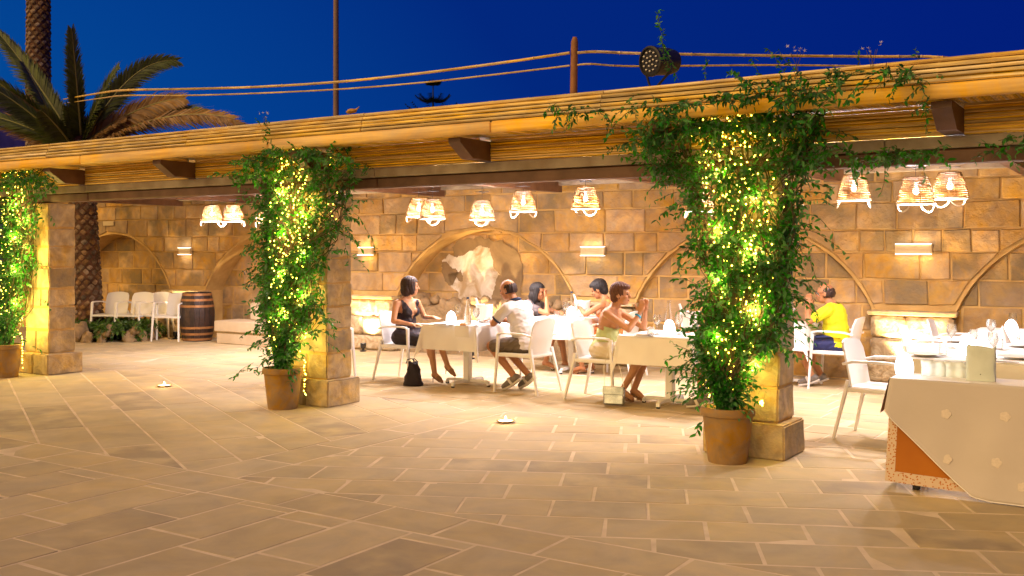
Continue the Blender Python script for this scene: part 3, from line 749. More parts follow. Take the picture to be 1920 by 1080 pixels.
def vine(pot_c, env, yf, xcol, label, nstr, strands_top, seed, name_thing='potted_vine', leafs=.048, nbulb=260, extra=None, singles=0):
    random.seed(seed)
    t = empty('potted_vine', (pot_c[0], pot_c[1], 0), 0, label, 'potted vine', 'climbing vines in terracotta pots on the columns')
    inv = Matrix.Translation((-pot_c[0], -pot_c[1], 0))
    MB().lathe([(.145, 0), (.15, .02), (.165, .14), (.185, .33), (.188, .352), (.202, .358), (.206, .385), (.200, .415), (.184, .417), (.178, .37)], 40, capt=False).build('pot', M_TERRA, t, angle=30)
    MB().lathe([(.001, .385), (.10, .388), (.176, .378)], 24, capb=False, capt=False).build('soil', M_SOIL, t)
    # envelope in world x for a height z
    E = []
    for (v, u0, u1) in env:
        a = at_y(u0, v, yf); b = at_y(u1, v, yf); E.append((a.z, a.x, b.x))
    E.sort()
    def envx(z):
        z = max(E[0][0], min(E[-1][0], z))
        for (za, a0, a1), (zb, b0, b1) in zip(E[:-1], E[1:]):
            if za <= z <= zb: t_ = (z - za) / max(zb - za, 1e-6); return a0 + (b0 - a0) * t_, a1 + (b1 - a1) * t_
        return E[-1][1], E[-1][2]
    lv = Leaves(); st = MB(); outl = Leaves()
    c0, c1 = xcol
    core = []
    for k in range(nstr):
        s = random.uniform(-1, 1); z = .42; ztop = random.uniform(1.2, E[-1][0] + .05) if k % 3 else E[-1][0]
        depth = random.random(); pts = [Vector((pot_c[0] + random.uniform(-.06, .06), pot_c[1] + random.uniform(-.06, .06), .38))]
        while z < ztop:
            a, b = envx(z); mid = (a + b) / 2; hw = (b - a) / 2
            x = mid + s * hw * .86
            blend = min(1, (z - .42) / .5)
            # in front of the column the vine hugs its face; beside it, it wraps round
            if c0 - .05 < x < c1 + .05: y = yf - .02 - depth * .20
            else: y = yf - .05 - depth * .12 + min(abs(x - c0), abs(x - c1)) * .5
            p = Vector((x, y, z)); p = Vector((pot_c[0], pot_c[1], z)).lerp(p, blend) if blend < 1 else p
            p += rv(.015); pts.append(p)
            s = max(-1, min(1, s + random.uniform(-.16, .16))); z += .045
            core.append(p.copy())
            for _ in range(random.choice((1, 1, 2, 3, 4)) if noise.noise(Vector((p.x * 4.5, p.z * 4.5, seed))) > -.12 else random.choice((0, 0, 0, 1))): lv.add(p + rv(.05), rv(1) + Vector((0, -.4, -.5)), leafs * random.uniform(.7, 1.45))
            if random.random() < .055:
                sd = -1 if s < 0 else 1
                tendril(lv, st, p, (sd * random.uniform(.3, 1), -random.uniform(0, .6), random.uniform(-.2, .6)), random.uniform(.1, .34), .8, leafs, lpn=2)
        if len(pts) > 3: st.tube(pts[::3], random.uniform(.0025, .006), 5)
    if extra: extra(lv, st, outl)
    # woody trunk stems
    for k in range(4):
        pts = []; ph = random.random() * 6
        for i in range(18):
            z = .38 + i * .12; bl = min(1, i / 4); x = (c0 + c1) / 2 - .05 + .10 * math.sin(z * 2.6 + ph); y = yf - .03 + .02 * math.cos(z * 3 + ph)
            pts.append(Vector((pot_c[0] + .03 * k - .05, pot_c[1], z)).lerp(Vector((x, y, z)), bl))
        st.tube(pts, .008, 6)
    st2 = MB(); st2.v = [tuple(inv @ Vector(p)) for p in st.v]; st2.f = st.f
    tag(st2.build('stems', M_STEM, t), kind='stuff')
    if singles:
        # the sprays that stand out singly from the mass: their leaves are objects
        for (p, d, sz) in outl.pos[:singles]:
            o = link_mesh('leaf', _lm, t); o.matrix_local = inv @ lv.mat4(p, d, sz)
        outl.pos = outl.pos[singles:]
    lv.pos += outl.pos
    tag(lv.build('foliage', M_LEAF, t, inv), kind='stuff')
    # fairy lights
    fl = empty('string_lights', (pot_c[0], pot_c[1], .4), 0, FLAB[seed], 'string lights', 'fairy lights wound round the ivy columns')
    bl = MB(); cb = MB(); path = []
    fi = Matrix.Translation((-pot_c[0], -pot_c[1], -.4))
    for k in range(nbulb):
        q = (k + random.random()) / nbulb; z = .36 + (E[-1][0] - .41) * q; a, b = envx(z); mid = (a + b) / 2; hw = (b - a) / 2
        x = mid + hw * .62 * math.sin(k * .9 + random.uniform(-.5, .5)) * random.uniform(.2, 1) + .03
        y = (yf - .10 - .14 * random.random()) if c0 - .03 < x < c1 + .03 else yf - .02 + random.random() * .1
        if z < .44: x = pot_c[0] + .205 + random.uniform(-.01, .02); y = pot_c[1] + (.10 if seed != 11 else .16); z = (.12 + (z - .36) * 5) if seed != 11 else .42 + (z - .36) * .5
        p = Vector((x, y, z)); path.append(fi @ p)
        bl.ell(fi @ p, (.0062, .0062, .007), nu=6, nv=4)
    tag(bl.build('bulbs', M_FAIRY, fl), kind='stuff')
    cb.tube(path, .0012, 3); cb.build('cable', M_STEM, fl)
    for k in range(9):      # the summed light of the string, nine small sources along it
        L_ = bpy.data.lights.new('string_light', 'POINT'); L_.energy = 5.5; L_.color = (1, .72, .16); L_.shadow_soft_size = .03
        z = .52 + k * .21; a, b = envx(z); lo = bpy.data.objects.new('string_light', L_); COL.objects.link(lo); lo.parent = fl
        lo.location = fi @ Vector(((c0 + c1) / 2 + (.15 if k % 2 else -.15), yf - .17, z))
    return t
FLAB = {11: 'fairy lights in the nearest and largest ivy', 12: 'fairy lights in the middle ivy left of the diners', 13: 'fairy lights in the ivy at the left picture edge'}
def sprayline(lv, st, pts, n, L_, size=.05, droop=.4, up=.3, spread=.8, lpn=2):
    """sprays growing along a polyline"""
    for k in range(n):
        f = random.random() * (len(pts) - 1); i = int(f); p = Vector(pts[i]).lerp(Vector(pts[i + 1]), f - i)
        tendril(lv, st, p + rv(.03), (random.uniform(-spread, spread), random.uniform(-.7, -.1), random.uniform(-up, up)), L_ * random.uniform(.4, 1.2), droop, size, lpn=lpn)
def extraC(lv, st, out):
    Y = 7.05
    # mass over the fascia above the column
    sprayline(lv, st, [at_y(u, v, Y) for u, v in ((1230, 215), (1300, 195), (1400, 175), (1500, 170), (1560, 190))], 60, .30, .055)
    sprayline(lv, st, [at_y(u, v, 7.3) for u, v in ((1200, 265), (1260, 250), (1330, 240), (1440, 230), (1545, 225))], 90, .30, .058)
    sprayline(lv, st, [at_y(u, v, 7.45) for u, v in ((1230, 300), (1290, 320), (1500, 300), (1550, 280))], 50, .24, .055)
    # trailing to the left along the fascia
    sprayline(lv, st, [at_y(u, v, 7.08) for u, v in ((1010, 190), (1060, 200), (1100, 215), (1150, 205), (1240, 190))], 26, .22, .048, droop=1)
    # to the right
    sprayline(lv, st, [at_y(u, v, 7.08) for u, v in ((1520, 150), (1600, 140), (1680, 135), (1730, 150))], 30, .22, .048, droop=1)
    sprayline(lv, st, [at_y(u, v, 7.2) for u, v in ((1735, 150), (1745, 180), (1740, 215))], 7, .14, .045, droop=1)
    # under the beam to the right
    sprayline(lv, st, [at_y(u, v, 7.55) for u, v in ((1590, 290), (1650, 292), (1700, 290), (1765, 285))], 38, .20, .055, droop=1)
    sprayline(lv, st, [at_y(u, v, 7.6) for u, v in ((1845, 280), (1900, 268), (1960, 262))], 12, .16, .05, droop=1)
    sprayline(lv, st, [at_y(u, v, 7.6) for u, v in ((1170, 300), (1250, 305), (1290, 310))], 14, .16, .05, droop=1)
    # upright wisps over the roof
    for (u, v, L_) in ((1262, 95, .45), (1272, 110, .3), (1500, 105, .16), (1480, 108, .18), (1620, 110, .10), (1740, 105, .10), (1330, 130, .2), (1440, 125, .16)):
        p = at_y(u, v + 40, 7.25); tendril(lv, st, p, (random.uniform(-.5, .0), 0, 1), L_ + .08, -.2, .042, lpn=3, wob=.5, thick=.0012)
    # sprays standing off the outline
    for (u, v, dx, dz, L_) in ((1300, 350, -1, .2, .25), (1290, 330, -1, .0, .28), (1500, 400, 1, .1, .34), (1500, 430, 1, -.1, .40), (1505, 380, 1, .4, .32), (1500, 470, 1, -.6, .30),
                           (1510, 520, .8, -.8, .28), (1290, 690, -1, .1, .20), (1310, 720, -1, -.3, .24), (1300, 660, -1, .5, .22), (1450, 620, 1, .0, .26), (1480, 610, 1, -.3, .22),
                           (1285, 740, -.7, .1, .12), (1300, 430, -1, .0, .18), (1300, 390, -1, -.2, .2), (1310, 480, -1, -.4, .18), (1500, 560, 1, -.9, .28), (1500, 660, 1, -.5, .16),
                           (1270, 360, -1, -.1, .2), (1250, 330, -.6, -.6, .2), (1320, 560, -1, .2, .12), (1600, 300, .2, -1, .16), (1660, 310, 0, -1, .2), (1730, 310, .3, -1, .14)):
        tendril(out, st, at_y(u, v, 7.38), (dx, -.15, dz), L_, .7, .048, step=.032, lpn=1, wob=.3)
ENV_C = [(765, 1330, 1405), (735, 1300, 1430), (700, 1285, 1440), (660, 1295, 1462), (600, 1325, 1480), (540, 1330, 1492), (480, 1308, 1500), (420, 1292, 1510), (370, 1278, 1520), (330, 1250, 1535), (280, 1215, 1555), (240, 1195, 1560), (210, 1200, 1550)]
vine((-2.80, 7.35), ENV_C, 7.60, (-3.03, -2.50), 'ivy like climbing plant in a terracotta pot, largest and nearest of the three', 106, 1, 11, leafs=.056, nbulb=460, extra=extraC, singles=230)
def extraB(lv, st, out):
    sprayline(lv, st, [at_y(u, v, 7.15) for u, v in ((450, 310), (500, 300), (560, 290), (620, 290), (670, 300))], 60, .26, .055)
    sprayline(lv, st, [at_y(u, v, 7.45) for u, v in ((430, 330), (500, 330), (600, 320), (690, 330))], 45, .26, .055)
    sprayline(lv, st, [at_y(u, v, 7.08) for u, v in ((490, 235), (500, 245))], 5, .12, .045)
    for (u, v, dx, dz, L_) in ((660, 380, 1, .2, .30), (665, 400, 1, -.3, .45), (650, 440, 1, -.1, .28), (655, 480, 1, -.2, .28), (480, 690, -1, -.1, .35), (475, 680, -1, -.3, .3), (470, 620, -1, -.2, .2), (600, 600, 1, .2, .3), (610, 640, 1, -.4, .25), (500, 430, -1, .0, .25), (480, 400, -1, -.2, .2), (640, 420, .6, -1, .4)):
        tendril(lv, st, at_y(u, v, 7.42), (dx, -.15, dz), L_, .7, .048, step=.034, lpn=1, wob=.3)
ENV_B = [(692, 505, 582), (660, 478, 605), (620, 470, 625), (580, 468, 625), (520, 478, 612), (470, 482, 632), (430, 482, 655), (400, 470, 660), (360, 478, 665), (330, 445, 675), (300, 432, 685), (285, 440, 680)]
vine((-7.54, 7.38), ENV_B, 7.66, (-7.77, -7.24), 'ivy like climbing plant on the middle column, in a terracotta pot left of the diners', 92, 1, 12, leafs=.056, nbulb=400, extra=extraB)
def extraA(lv, st, out):
    sprayline(lv, st, [at_y(u, v, 7.25) for u, v in ((-40, 345), (20, 340), (60, 335), (105, 345))], 60, .26, .055)
    for (u, v, dx, dz, L_) in ((70, 560, 1, .1, .3), (60, 650, 1, .0, .25), (80, 500, 1, .1, .2), (90, 400, 1, -.4, .25)):
        tendril(lv, st, at_y(u, v, 7.42), (dx, -.15, dz), L_, .7, .05, step=.036, lpn=1, wob=.3)
ENV_A = [(655, -22, 42), (620, -35, 55), (580, -40, 62), (520, -42, 70), (460, -42, 80), (400, -45, 88), (360, -50, 100), (330, -50, 108), (318, -50, 105)]
vine((-12.36, 7.30), ENV_A, 7.68, (-12.62, -12.09), 'ivy like climber in a terracotta pot cut by the left picture edge', 90, 1, 13, leafs=.056, nbulb=360, extra=extraA)
# white blossoms on the roof greenery
fm = MB()
for k in range(5):
    a = k * 2 * PI / 5; fm.add([(0, 0, 0), (.35 * math.cos(a - .4), .35 * math.sin(a - .4), .25), (math.cos(a), math.sin(a), .55), (.35 * math.cos(a + .4), .35 * math.sin(a + .4), .25)], [(0, 1, 2, 3)])
fme = fm.mesh('blossom', M_FLOWER)
for i, (u, v) in enumerate(((1490, 98), (1500, 96), (1512, 100), (1522, 96), (1632, 92), (1637, 96), (1365, 92), (1357, 128), (1380, 172), (1740, 98), (1270, 215), (1400, 178), (1425, 183), (492, 215), (503, 222), (1520, 110))):
    pass
BLO = [(1495, 98, 'white blossom spray over the ivy at the top of the nearest column'), (1633, 93, 'white blossom sprig on the roof edge right of the spotlight'), (1410, 176, 'white blossoms in the ivy on the reed fascia'), (497, 218, 'tiny white blossom sprig on the roof above the middle column')]
for (u, v, lab) in BLO:
    p = at_y(u, v, 7.16); t = empty('blossom_sprig', p, 0, lab, 'blossoms', 'white blossoms on the pergola roof')
    for k in range(6):
        q = Vector((random.uniform(-.07, .07), random.uniform(-.03, .03), random.uniform(-.02, .05)))
        link_mesh('blossom', fme, t, q, (random.uniform(-1, 1), random.uniform(-1, 1), 0), [.018] * 3)
    mm_ = MB()
    for k in range(5): mm_.tube([(random.uniform(-.06, .06), 0, .0), (random.uniform(-.02, .02), .02, -.10), (0, .04, -.30 if u > 1000 and v < 120 else -.12)], .0015, 4)
    mm_.build('stem', M_STEM, t)

# ------------------------------------------------------------------ bamboo rail, post, floodlight on the roof
post = empty('rail_post', (-4.66, 8.27, 2.85), 0, 'round wooden post with slanted top standing on the pergola roof', 'post')
MB().tube([(0, 0, -.05), (.004, 0, .3), (.012, 0, .70), (.016, 0, .745)], [.036, .035, .033, .020], 12).build('pole', M_GREYT if False else mat('post_wood', (.30, .13, .045), .7, (.18, .08, .03), 8, .004, 30), post)
def rail(pix, r, label, name='bamboo_rail', m_=M_REED):
    pts = [at_d(u, v, D) for u, v, D in pix]
    # smooth it
    P = []
    for i in range(len(pts) - 1):
        for k in range(8):
            t_ = k / 8; p0 = pts[max(i - 1, 0)]; p1 = pts[i]; p2 = pts[i + 1]; p3 = pts[min(i + 2, len(pts) - 1)]
            P.append(.5 * ((2 * p1) + (-p0 + p2) * t_ + (2 * p0 - 5 * p1 + 4 * p2 - p3) * t_ ** 2 + (-p0 + 3 * p1 - 3 * p2 + p3) * t_ ** 3))
    P.append(pts[-1]); o = P[0].copy(); m = MB(); rs = []; Q = []
    L_ = 0
    for i, p in enumerate(P):
        Q.append(p - o); rs.append(r)
        if i < len(P) - 1 and i % 3 == 1:
            d = (P[i + 1] - p); Q += [p - o + d * .45, p - o + d * .5, p - o + d * .55]; rs += [r, r * 1.28, r]
    m.tube(Q, rs, 7); ob = m.build(name, m_, None, loc=o, angle=50); return tag(ob, label, 'rail', 'bamboo rails over the pergola roof')
rail([(120, 186, 19.6), (190, 174, 15.5), (236, 169, 12.3), (340, 167, 11.7), (480, 163, 11.3), (640, 153, 10.75), (800, 136, 10.2), (960, 115, 9.75), (1068, 99, 9.45)], .0135, 'upper bamboo rail rising from the palm to the wooden post')
rail([(120, 194, 19.6), (190, 184, 15.5), (236, 179, 12.3), (340, 179, 11.7), (480, 175, 11.3), (640, 167, 10.75), (800, 154, 10.2), (960, 136, 9.75), (1068, 123, 9.45)], .0085, 'thin lower bamboo rail left of the wooden post')
rail([(1082, 99, 9.45), (1120, 97, 9.45), (1200, 100, 9.5), (1440, 104, 9.6), (1640, 106, 9.7), (1760, 107, 9.7), (1850, 120, 9.7)], .0135, 'upper bamboo rail behind the black floodlight, right of the post')
rail([(1082, 122, 9.45), (1110, 120, 9.45), (1190, 124, 9.5), (1440, 122, 9.6), (1640, 124, 9.7)], .009, 'thin lower bamboo rail behind the black floodlight')
fl_p = at_d(1222, 115, 8.45)
fl = empty('floodlight', (fl_p.x, fl_p.y, 2.90), 0, 'round black floodlight with many small lenses standing on the pergola roof', 'floodlight')
head = MB(); hd = Vector((-.34, -.93, -.10)).normalized(); hq = hd.to_track_quat('Z', 'Y').to_matrix()
cz = fl_p.z - 2.90
def hp(r, h, a=0): return hq @ Vector((r * math.cos(a), r * math.sin(a), h)) + Vector((0, 0, cz))
def hlathe(prof, seg=28):
    vs = []; fs = []
    for (r, h) in prof:
        for k in range(seg): vs.append(hp(r, h, 2 * PI * k / seg))
    n = len(prof)
    for i in range(n - 1):
        for k in range(seg): fs.append((i * seg + k, i * seg + (k + 1) % seg, (i + 1) * seg + (k + 1) % seg, (i + 1) * seg + k))
    fs.append(tuple(reversed(range(seg)))); fs.append(tuple(range((n - 1) * seg, n * seg))); return MB().add(vs, fs)
hlathe([(.07, -.26), (.10, -.25), (.115, -.18), (.118, -.02), (.128, .0), (.128, .025), (.112, .028), (.108, .012)]).build('housing', M_BLACKM, fl)
for ring, n_, r_ in ((0, 1, 0), (1, 6, .040), (2, 12, .080)):
    for k in range(n_):
        a = 2 * PI * k / n_ + ring * .2
        o = MB().ell((0, 0, 0), (.0095, .0095, .008), nu=8, nv=5).build('lens', M_LED, fl); o.location = hp(r_, .022, a)
MB().tube([hp(.135, -.08, 0), hp(.14, -.08, 0) + Vector((0, 0, -.10)), (0, 0, .02), hp(.14, -.08, PI) + Vector((0, 0, -.10)), hp(.135, -.08, PI)], .012, 6).build('bracket', M_BLACKM, fl)
MB().box((0, 0, .0), (.12, .10, .04)).build('foot', M_BLACKM, fl)
# dried leaf clump
p = at_y(660, 208, 7.3); m = MB()
m.ell((0, 0, 0), (.055, .04, .022)); m.ell((-.03, 0, -.008), (.04, .03, .018)); m.tube([(.03, 0, 0), (.075, 0, .02), (.09, 0, .035)], [.012, .006, .003], 6)
tag(m.build('fallen_leaf', mat('dry_leaf', (.55, .30, .05), .7, (.35, .18, .03), 20, .005, 40), loc=p), 'curled yellow dry leaf lying on the edge of the reed roof', 'leaf')

# ------------------------------------------------------------------ pendant lamps
def make_pendant():
    t = empty('pendant_lamp')
    # shade: local origin at the rim centre
    H, rb, rt = .27, .175, .100; m = MB()
    def rad(h): q = h / H; return rb + (rt - rb) * q + .010 * math.sin(q * PI)
    nr = 15
    for i in range(nr):
        h = .008 + i * (H - .016) / (nr - 1); pts = []
        for k in range(40):
            a = 2 * PI * k / 40; pts.append((rad(h) * math.cos(a) + .004 * math.cos(a) * (1 if (k + i) % 2 else -1), rad(h) * math.sin(a) + .004 * math.sin(a) * (1 if (k + i) % 2 else -1), h + .002 * math.sin(a * 3 + i)))
        m.tube(pts, .0074, 5, closed=True)
    m.build('shade', M_WICK, t, angle=0)
    m = MB()
    for k in range(20):
        a = 2 * PI * k / 20; m.tube([(rad(h) * math.cos(a), rad(h) * math.sin(a), h) for h in (0, H * .25, H * .5, H * .75, H)], .0035, 4)
    m.build('rib', M_WICK, t)
    m = MB(); m.tube([(rb * 1.01 * math.cos(2 * PI * k / 40), rb * 1.01 * math.sin(2 * PI * k / 40), 0) for k in range(40)], .010, 6, closed=True); m.build('rim', M_WICKW, t, angle=0)
    for a0 in (0.5, 0.5 + PI):
        pts = []
        for k in range(13):
            q = k / 12; a = a0 - .55 + 1.1 * q; pts.append((rb * math.cos(a), rb * math.sin(a), -.085 * math.sin(q * PI) ** .6))
        m = MB().tube(pts, .0075, 6); m.build('handle', M_WICKW, t)
    MB().ell((0, 0, .13), (.030, .030, .038)).tube([(0, 0, .16), (0, 0, .21)], .014, 8).build('bulb', M_BULB, t)
    MB().tube([(0, 0, .2), (0, 0, .47)], .003, 6).tube([(-rt, 0, H), (rt, 0, H)], .004, 6).tube([(0, -rt, H), (0, rt, H)], .004, 6).build('cord', M_BLACKM, t)
    L_ = bpy.data.lights.new('lamp_light', 'POINT'); L_.energy = 90; L_.color = (1, .88, .92); L_.shadow_soft_size = .05
    lo = bpy.data.objects.new('lamp_light', L_); COL.objects.link(lo); lo.parent = t; lo.location = (0, 0, .06)
    return t
PEND = [(397, 415, 16.9, 'woven wicker pendant lamp, leftmost of the pair above the barrel'), (438, 415, 16.6, 'woven wicker pendant lamp, right one of the pair above the barrel'),
        (500, 417, 16.2, 'woven wicker pendant lamp half hidden behind the ivy of the middle column'), (785, 406, 14.5, 'woven wicker pendant lamp overlapped by its neighbour, above the black dressed woman'),
        (811, 410, 13.9, 'woven wicker pendant lamp in front of another one, above the first table'), (904, 412, 14.0, 'woven wicker pendant lamp hanging before the top of the plastered arch'),
        (981, 396, 13.4, 'woven wicker pendant lamp right of the plastered arch top'), (1098, 391, 12.4, 'woven wicker pendant lamp above the woman in pale green'),
        (1312, 396, 12.0, 'woven wicker pendant lamp seen through leaves at the left edge of the nearest ivy'), (1601, 375, 11.0, 'woven wicker pendant lamp just right of the nearest ivy column'),
        (1717, 382, 10.1, 'woven wicker pendant lamp, left one of the pair above the lit pillar at the right'), (1781, 372, 10.4, 'woven wicker pendant lamp, right one of the pair at the far right')]
p0 = make_pendant()
for i, (u, v, D, lab) in enumerate(PEND):
    t = p0 if i == 0 else copy_tree(p0)
    t.location = at_d(u, v, D * .93); t.scale = (.93, .93, .93); t.rotation_euler = (0, 0, random.uniform(0, 6)); s = 2.62 - t.location.z
    tag(t, lab, 'pendant lamp', 'wicker pendant lamps under the pergola')
    for c in t.children:
        if c.name.startswith('cord'): c.scale = (1, 1, s / .47 / .93)

# ------------------------------------------------------------------ palms, planter, pole, conifer, house
def frond(parent, p0, direc, L_, sag, width, m_leaf, seed, nleaf=70, name='frond', fold=.55, face=None):
    rr = random.Random(seed); d = Vector(direc).normalized()
    face = face or Vector((rr.uniform(-.5, .5), rr.uniform(-1, -.2), rr.uniform(.0, .8)))     # the way the blade's upper face is turned
    pts = []; p = Vector(p0); n = 22
    for i in range(n + 1):
        pts.append(p.copy()); dd = (d + Vector((0, 0, -sag * (i / n) ** 1.6))).normalized(); p = p + dd * (L_ / n)
    m = MB(); m.tube(pts, [.024 * (1 - i / n) + .004 for i in range(n + 1)], 6); m2 = MB()
    for k in range(nleaf):
        q = .06 + .94 * k / nleaf; f = q * n; i = min(int(f), n - 1); pc = pts[i].lerp(pts[i + 1], f - i); t_ = (pts[i + 1] - pts[i]).normalized()
        side = t_.cross(face).normalized(); nrm = side.cross(t_).normalized(); wl = width * (.25 + .80 * math.sin(min(1, q * .92 + .06) * PI) ** .7) * rr.uniform(.88, 1.1)
        for s in (-1, 1):
            o = (t_ * (.85 + .5 * q) + side * s * .8 + nrm * rr.uniform(.0, .25)).normalized(); mid = pc + o * wl * .5; tip = pc + o * wl + Vector((0, 0, -wl * .16))
            b = t_ * .024; m2.add([pc - b, pc + b, mid + b * .9 + nrm * .006, tip, mid - b * .9 + nrm * .006], [(0, 1, 2, 4), (4, 2, 3)])
    o = m2.build(name, m_leaf, parent, smooth=False); m.build('rachis', M_RACHIS, o)
    return o
def trunk(parent, r, h, lean=(0, 0), scars=True, r1=None, seed=1):
    r1 = r1 or r; m = MB(); n = 30; rr = random.Random(seed)
    pts = [(lean[0] * (i / n), lean[1] * (i / n), h * i / n) for i in range(n + 1)]
    m.tube(pts, [(r + (r1 - r) * i / n) * (1 + .05 * (i % 2)) for i in range(n + 1)], 16); o = m.build('trunk', M_BARK, parent)
    if scars:
        s = MB(); k = 0; z = .1
        while z < h - .05:
            f = z / h; rr_ = r + (r1 - r) * f
            for a in range(9):
                t_ = 2 * PI * (a + (k % 2) * .5) / 9 + rr.uniform(-.06, .06); c = Vector((lean[0] * f + rr_ * math.cos(t_), lean[1] * f + rr_ * math.sin(t_), z + rr.uniform(-.01, .01)))
                q = Matrix.Rotation(t_, 3, 'Z') @ Matrix.Rotation(-.35 + rr.uniform(-.15, .15), 3, 'Y') @ Matrix.Rotation(PI / 4 + rr.uniform(-.2, .2), 3, 'X')
                s.box(c, (.05, rr_ * .42 * rr.uniform(.8, 1.15), .085 * rr.uniform(.8, 1.2)), q, bev=.015)
            z += .092; k += 1
        tag(s.build('leaf_scars', M_BARKTIP, o, smooth=False), kind='stuff')
    return o
PALM = Vector((-16.62, 11.45, 0))
palm = empty('palm_tree', PALM, 0, 'palm tree with knobbly trunk growing through the pergola end, fronds spreading above the reed roof', 'palm')
trunk(palm, .22, 3.7, (-.35, .0), r1=.21)
def pal(u, v, D): return at_d(u, v, D) - PALM
base = Vector((-.45, 0, 3.55))
DP = 18.6
FR = [((-10, 55), .25, .42, 0), ((122, 45), .05, .40, 0), ((298, 92), .95, .42, 0), ((60, 110), .1, .40, 0), ((215, 120), .4, .45, 1),
      ((-60, 205), .5, .42, 1), ((455, 232), .75, .50, 2), ((370, 205), .70, .50, 0), ((-20, 150), .35, .4, 1), ((340, 180), .55, .46, 2), ((145, 130), .05, .34, 0), ((30, 170), .4, .45, 2),
      ((230, 215), .3, .4, 2), ((-50, 110), .4, .4, 0), ((420, 222), .6, .55, 2), ((300, 205), .6, .5, 2), ((120, 190), .1, .4, 0), ((180, 200), .3, .4, 0), ((80, 200), .2, .4, 0), ((10, 215), .4, .5, 2)]
for i, ((u, v), sag, wd, kind) in enumerate(FR):
    tip = pal(u, v, DP + random.Random(i).uniform(-1.2, .9)); d = tip - base; L_ = d.length * (1 + sag * .10); dd = (d.normalized() + Vector((0, 0, sag * .42))).normalized()
    frond(palm, base + Vector((random.uniform(-.1, .1), random.uniform(-.1, .1), -.1)), dd, L_, sag, wd, [M_PALMLEAF, M_PALMLEAF, M_PALMDRY][kind], i, nleaf=130)
p2 = at_d(72, 300, 21.5); palm2 = empty('palm_tree', (p2.x, p2.y, 0), 0, 'tall bare reddish palm trunk rising out of the picture at the upper left', 'palm')
trunk(palm2, .25, 12.5, (.0, 0), scars=True, r1=.19, seed=5)
for k in range(16):
    a = 2 * PI * k / 16; frond(palm2, (0, 0, 12.4), (math.cos(a), math.sin(a), .9), 2.3, .9, .45, M_PALMLEAF, 40 + k, nleaf=50)
# planter
pc = Vector((-16.25, 11.50, 0)); pln = empty('stone_planter', pc, 0, 'low rough stone planter with trailing greenery round the palm trunk', 'planter')
rks = [rock_mesh('planter_stone', M_ROCK, s, 3, .55) for s in (5, 6, 7, 8)]
for k in range(22):
    a = 2 * PI * k / 22
    for lvl in range(2):
        if random.random() < .12: continue
        link_mesh('planter_stone', random.choice(rks), pln, (1.0 * math.cos(a + lvl * .14), .72 * math.sin(a + lvl * .14), .07 + lvl * .12), (random.random() * 6, random.random() * 6, random.random() * 6), (random.uniform(.09, .18), random.uniform(.08, .13), random.uniform(.06, .11)))
MB().lathe([(.001, .24), (.95, .20)], 24, capb=False, capt=False, squash=.7).build('soil', M_SOIL, pln)
gl = Leaves(); gs = MB()
for k in range(300):
    a = random.uniform(0, 2 * PI); r_ = math.sqrt(random.random()) * .95
    tendril(gl, gs, pc + Vector((r_ * math.cos(a), .7 * r_ * math.sin(a), .26)), (math.cos(a) * .9, math.sin(a) * .9, random.uniform(.1, .9)), random.uniform(.15, .40), 1.5, .085, lpn=3)
tag(gl.build('trailing_leaves', M_LEAF2, pln, Matrix.Translation(-pc)), kind='stuff')
# shrubs left behind the planter
# tall pole behind the wall
pp = at_d(630, 300, 20); pole = empty('light_pole', (pp.x, pp.y, 0), 0, 'tall thin grey metal pole rising behind the pergola roof', 'pole')
MB().lathe([(.10, 0), (.10, .02), (.062, .04), (.058, 3), (.048, 9.2), (.0, 9.21)], 14).build('shaft', mat('galvanised_pole', (.22, .13, .10), .6, (.16, .10, .08), 3, .002, 20), pole)
MB().box((0, 0, .02), (.3, .3, .04), bev=.005).build('base_plate', M_BLACKM, pole)
MB().lathe([(.052, 9.15), (.10, 9.22), (.10, 9.30), (.02, 9.36)], 16).build('cap', M_BLACKM, pole)
# conifer
cp_ = at_d(812, 300, 60); pine = empty('conifer', (cp_.x, cp_.y, -.1), 0, 'dark tiered conifer top peeping over the pergola roof', 'tree')
MB().tube([(0, 0, 0), (0, 0, 6), (0, 0, 11.9)], [.22, .15, .02], 8).build('trunk', M_PINE, pine)
cm = MB(); rr = random.Random(3)
for tier in range(15):
    z = 11.55 - tier * .72 - (.25 if tier else 0); Rr = .45 + tier * .62 if tier < 4 else 2.6 + (tier - 4) * .12
    nb = 8 + tier
    for k in range(nb):
        a = 2 * PI * k / nb + tier; n = 16
        for i in range(n):
            q = i / n; r_ = Rr * q; zz = z - .10 * Rr * math.sin(q * PI) * 1.4 + q * q * Rr * .32
            for s in (-1, 1):
                for up in (0, 1):
                    lw = .42 * (1 - q * .5) * rr.uniform(.7, 1.2); c = Vector((r_ * math.cos(a), r_ * math.sin(a), zz)); tdir = Vector((math.cos(a), math.sin(a), .2)); sd = Vector((-math.sin(a), math.cos(a), 0)) * s
                    tip = c + (tdir * .5 + sd * .8 + Vector((0, 0, .5 * up - .1))).normalized() * lw; b = tdir * .05; cm.add([c - b, c + b, tip], [(0, 1, 2)])
tag(cm.build('needles', M_PINE, pine, smooth=False), kind='stuff')
# far house at the left edge
hp_ = at_d(-30, 300, 42); house = empty('house', (hp_.x, hp_.y, -.06), R(20), 'pale grey house just visible behind the palm at the left edge', 'house')
MB().box((0, 0, 3.65), (5.0, 6, 7.3)).build('wall', M_HOUSE, house, smooth=False)
MB().box((0, 0, 7.42), (5.4, 6.4, .24), bev=.03).build('roof', M_HOUSE, house)
for zz in (1.6, 5.0):
    for xx in (-1.3, 1.3):
        f = MB().box((xx, -3.02, zz), (1.1, .08, 1.4)).build('window', M_WHITEP, house, smooth=False); MB().box((xx, -3.07, zz), (.95, .02, 1.25)).build('pane', mat('dark_pane', (.02, .025, .03), .1), f, smooth=False)

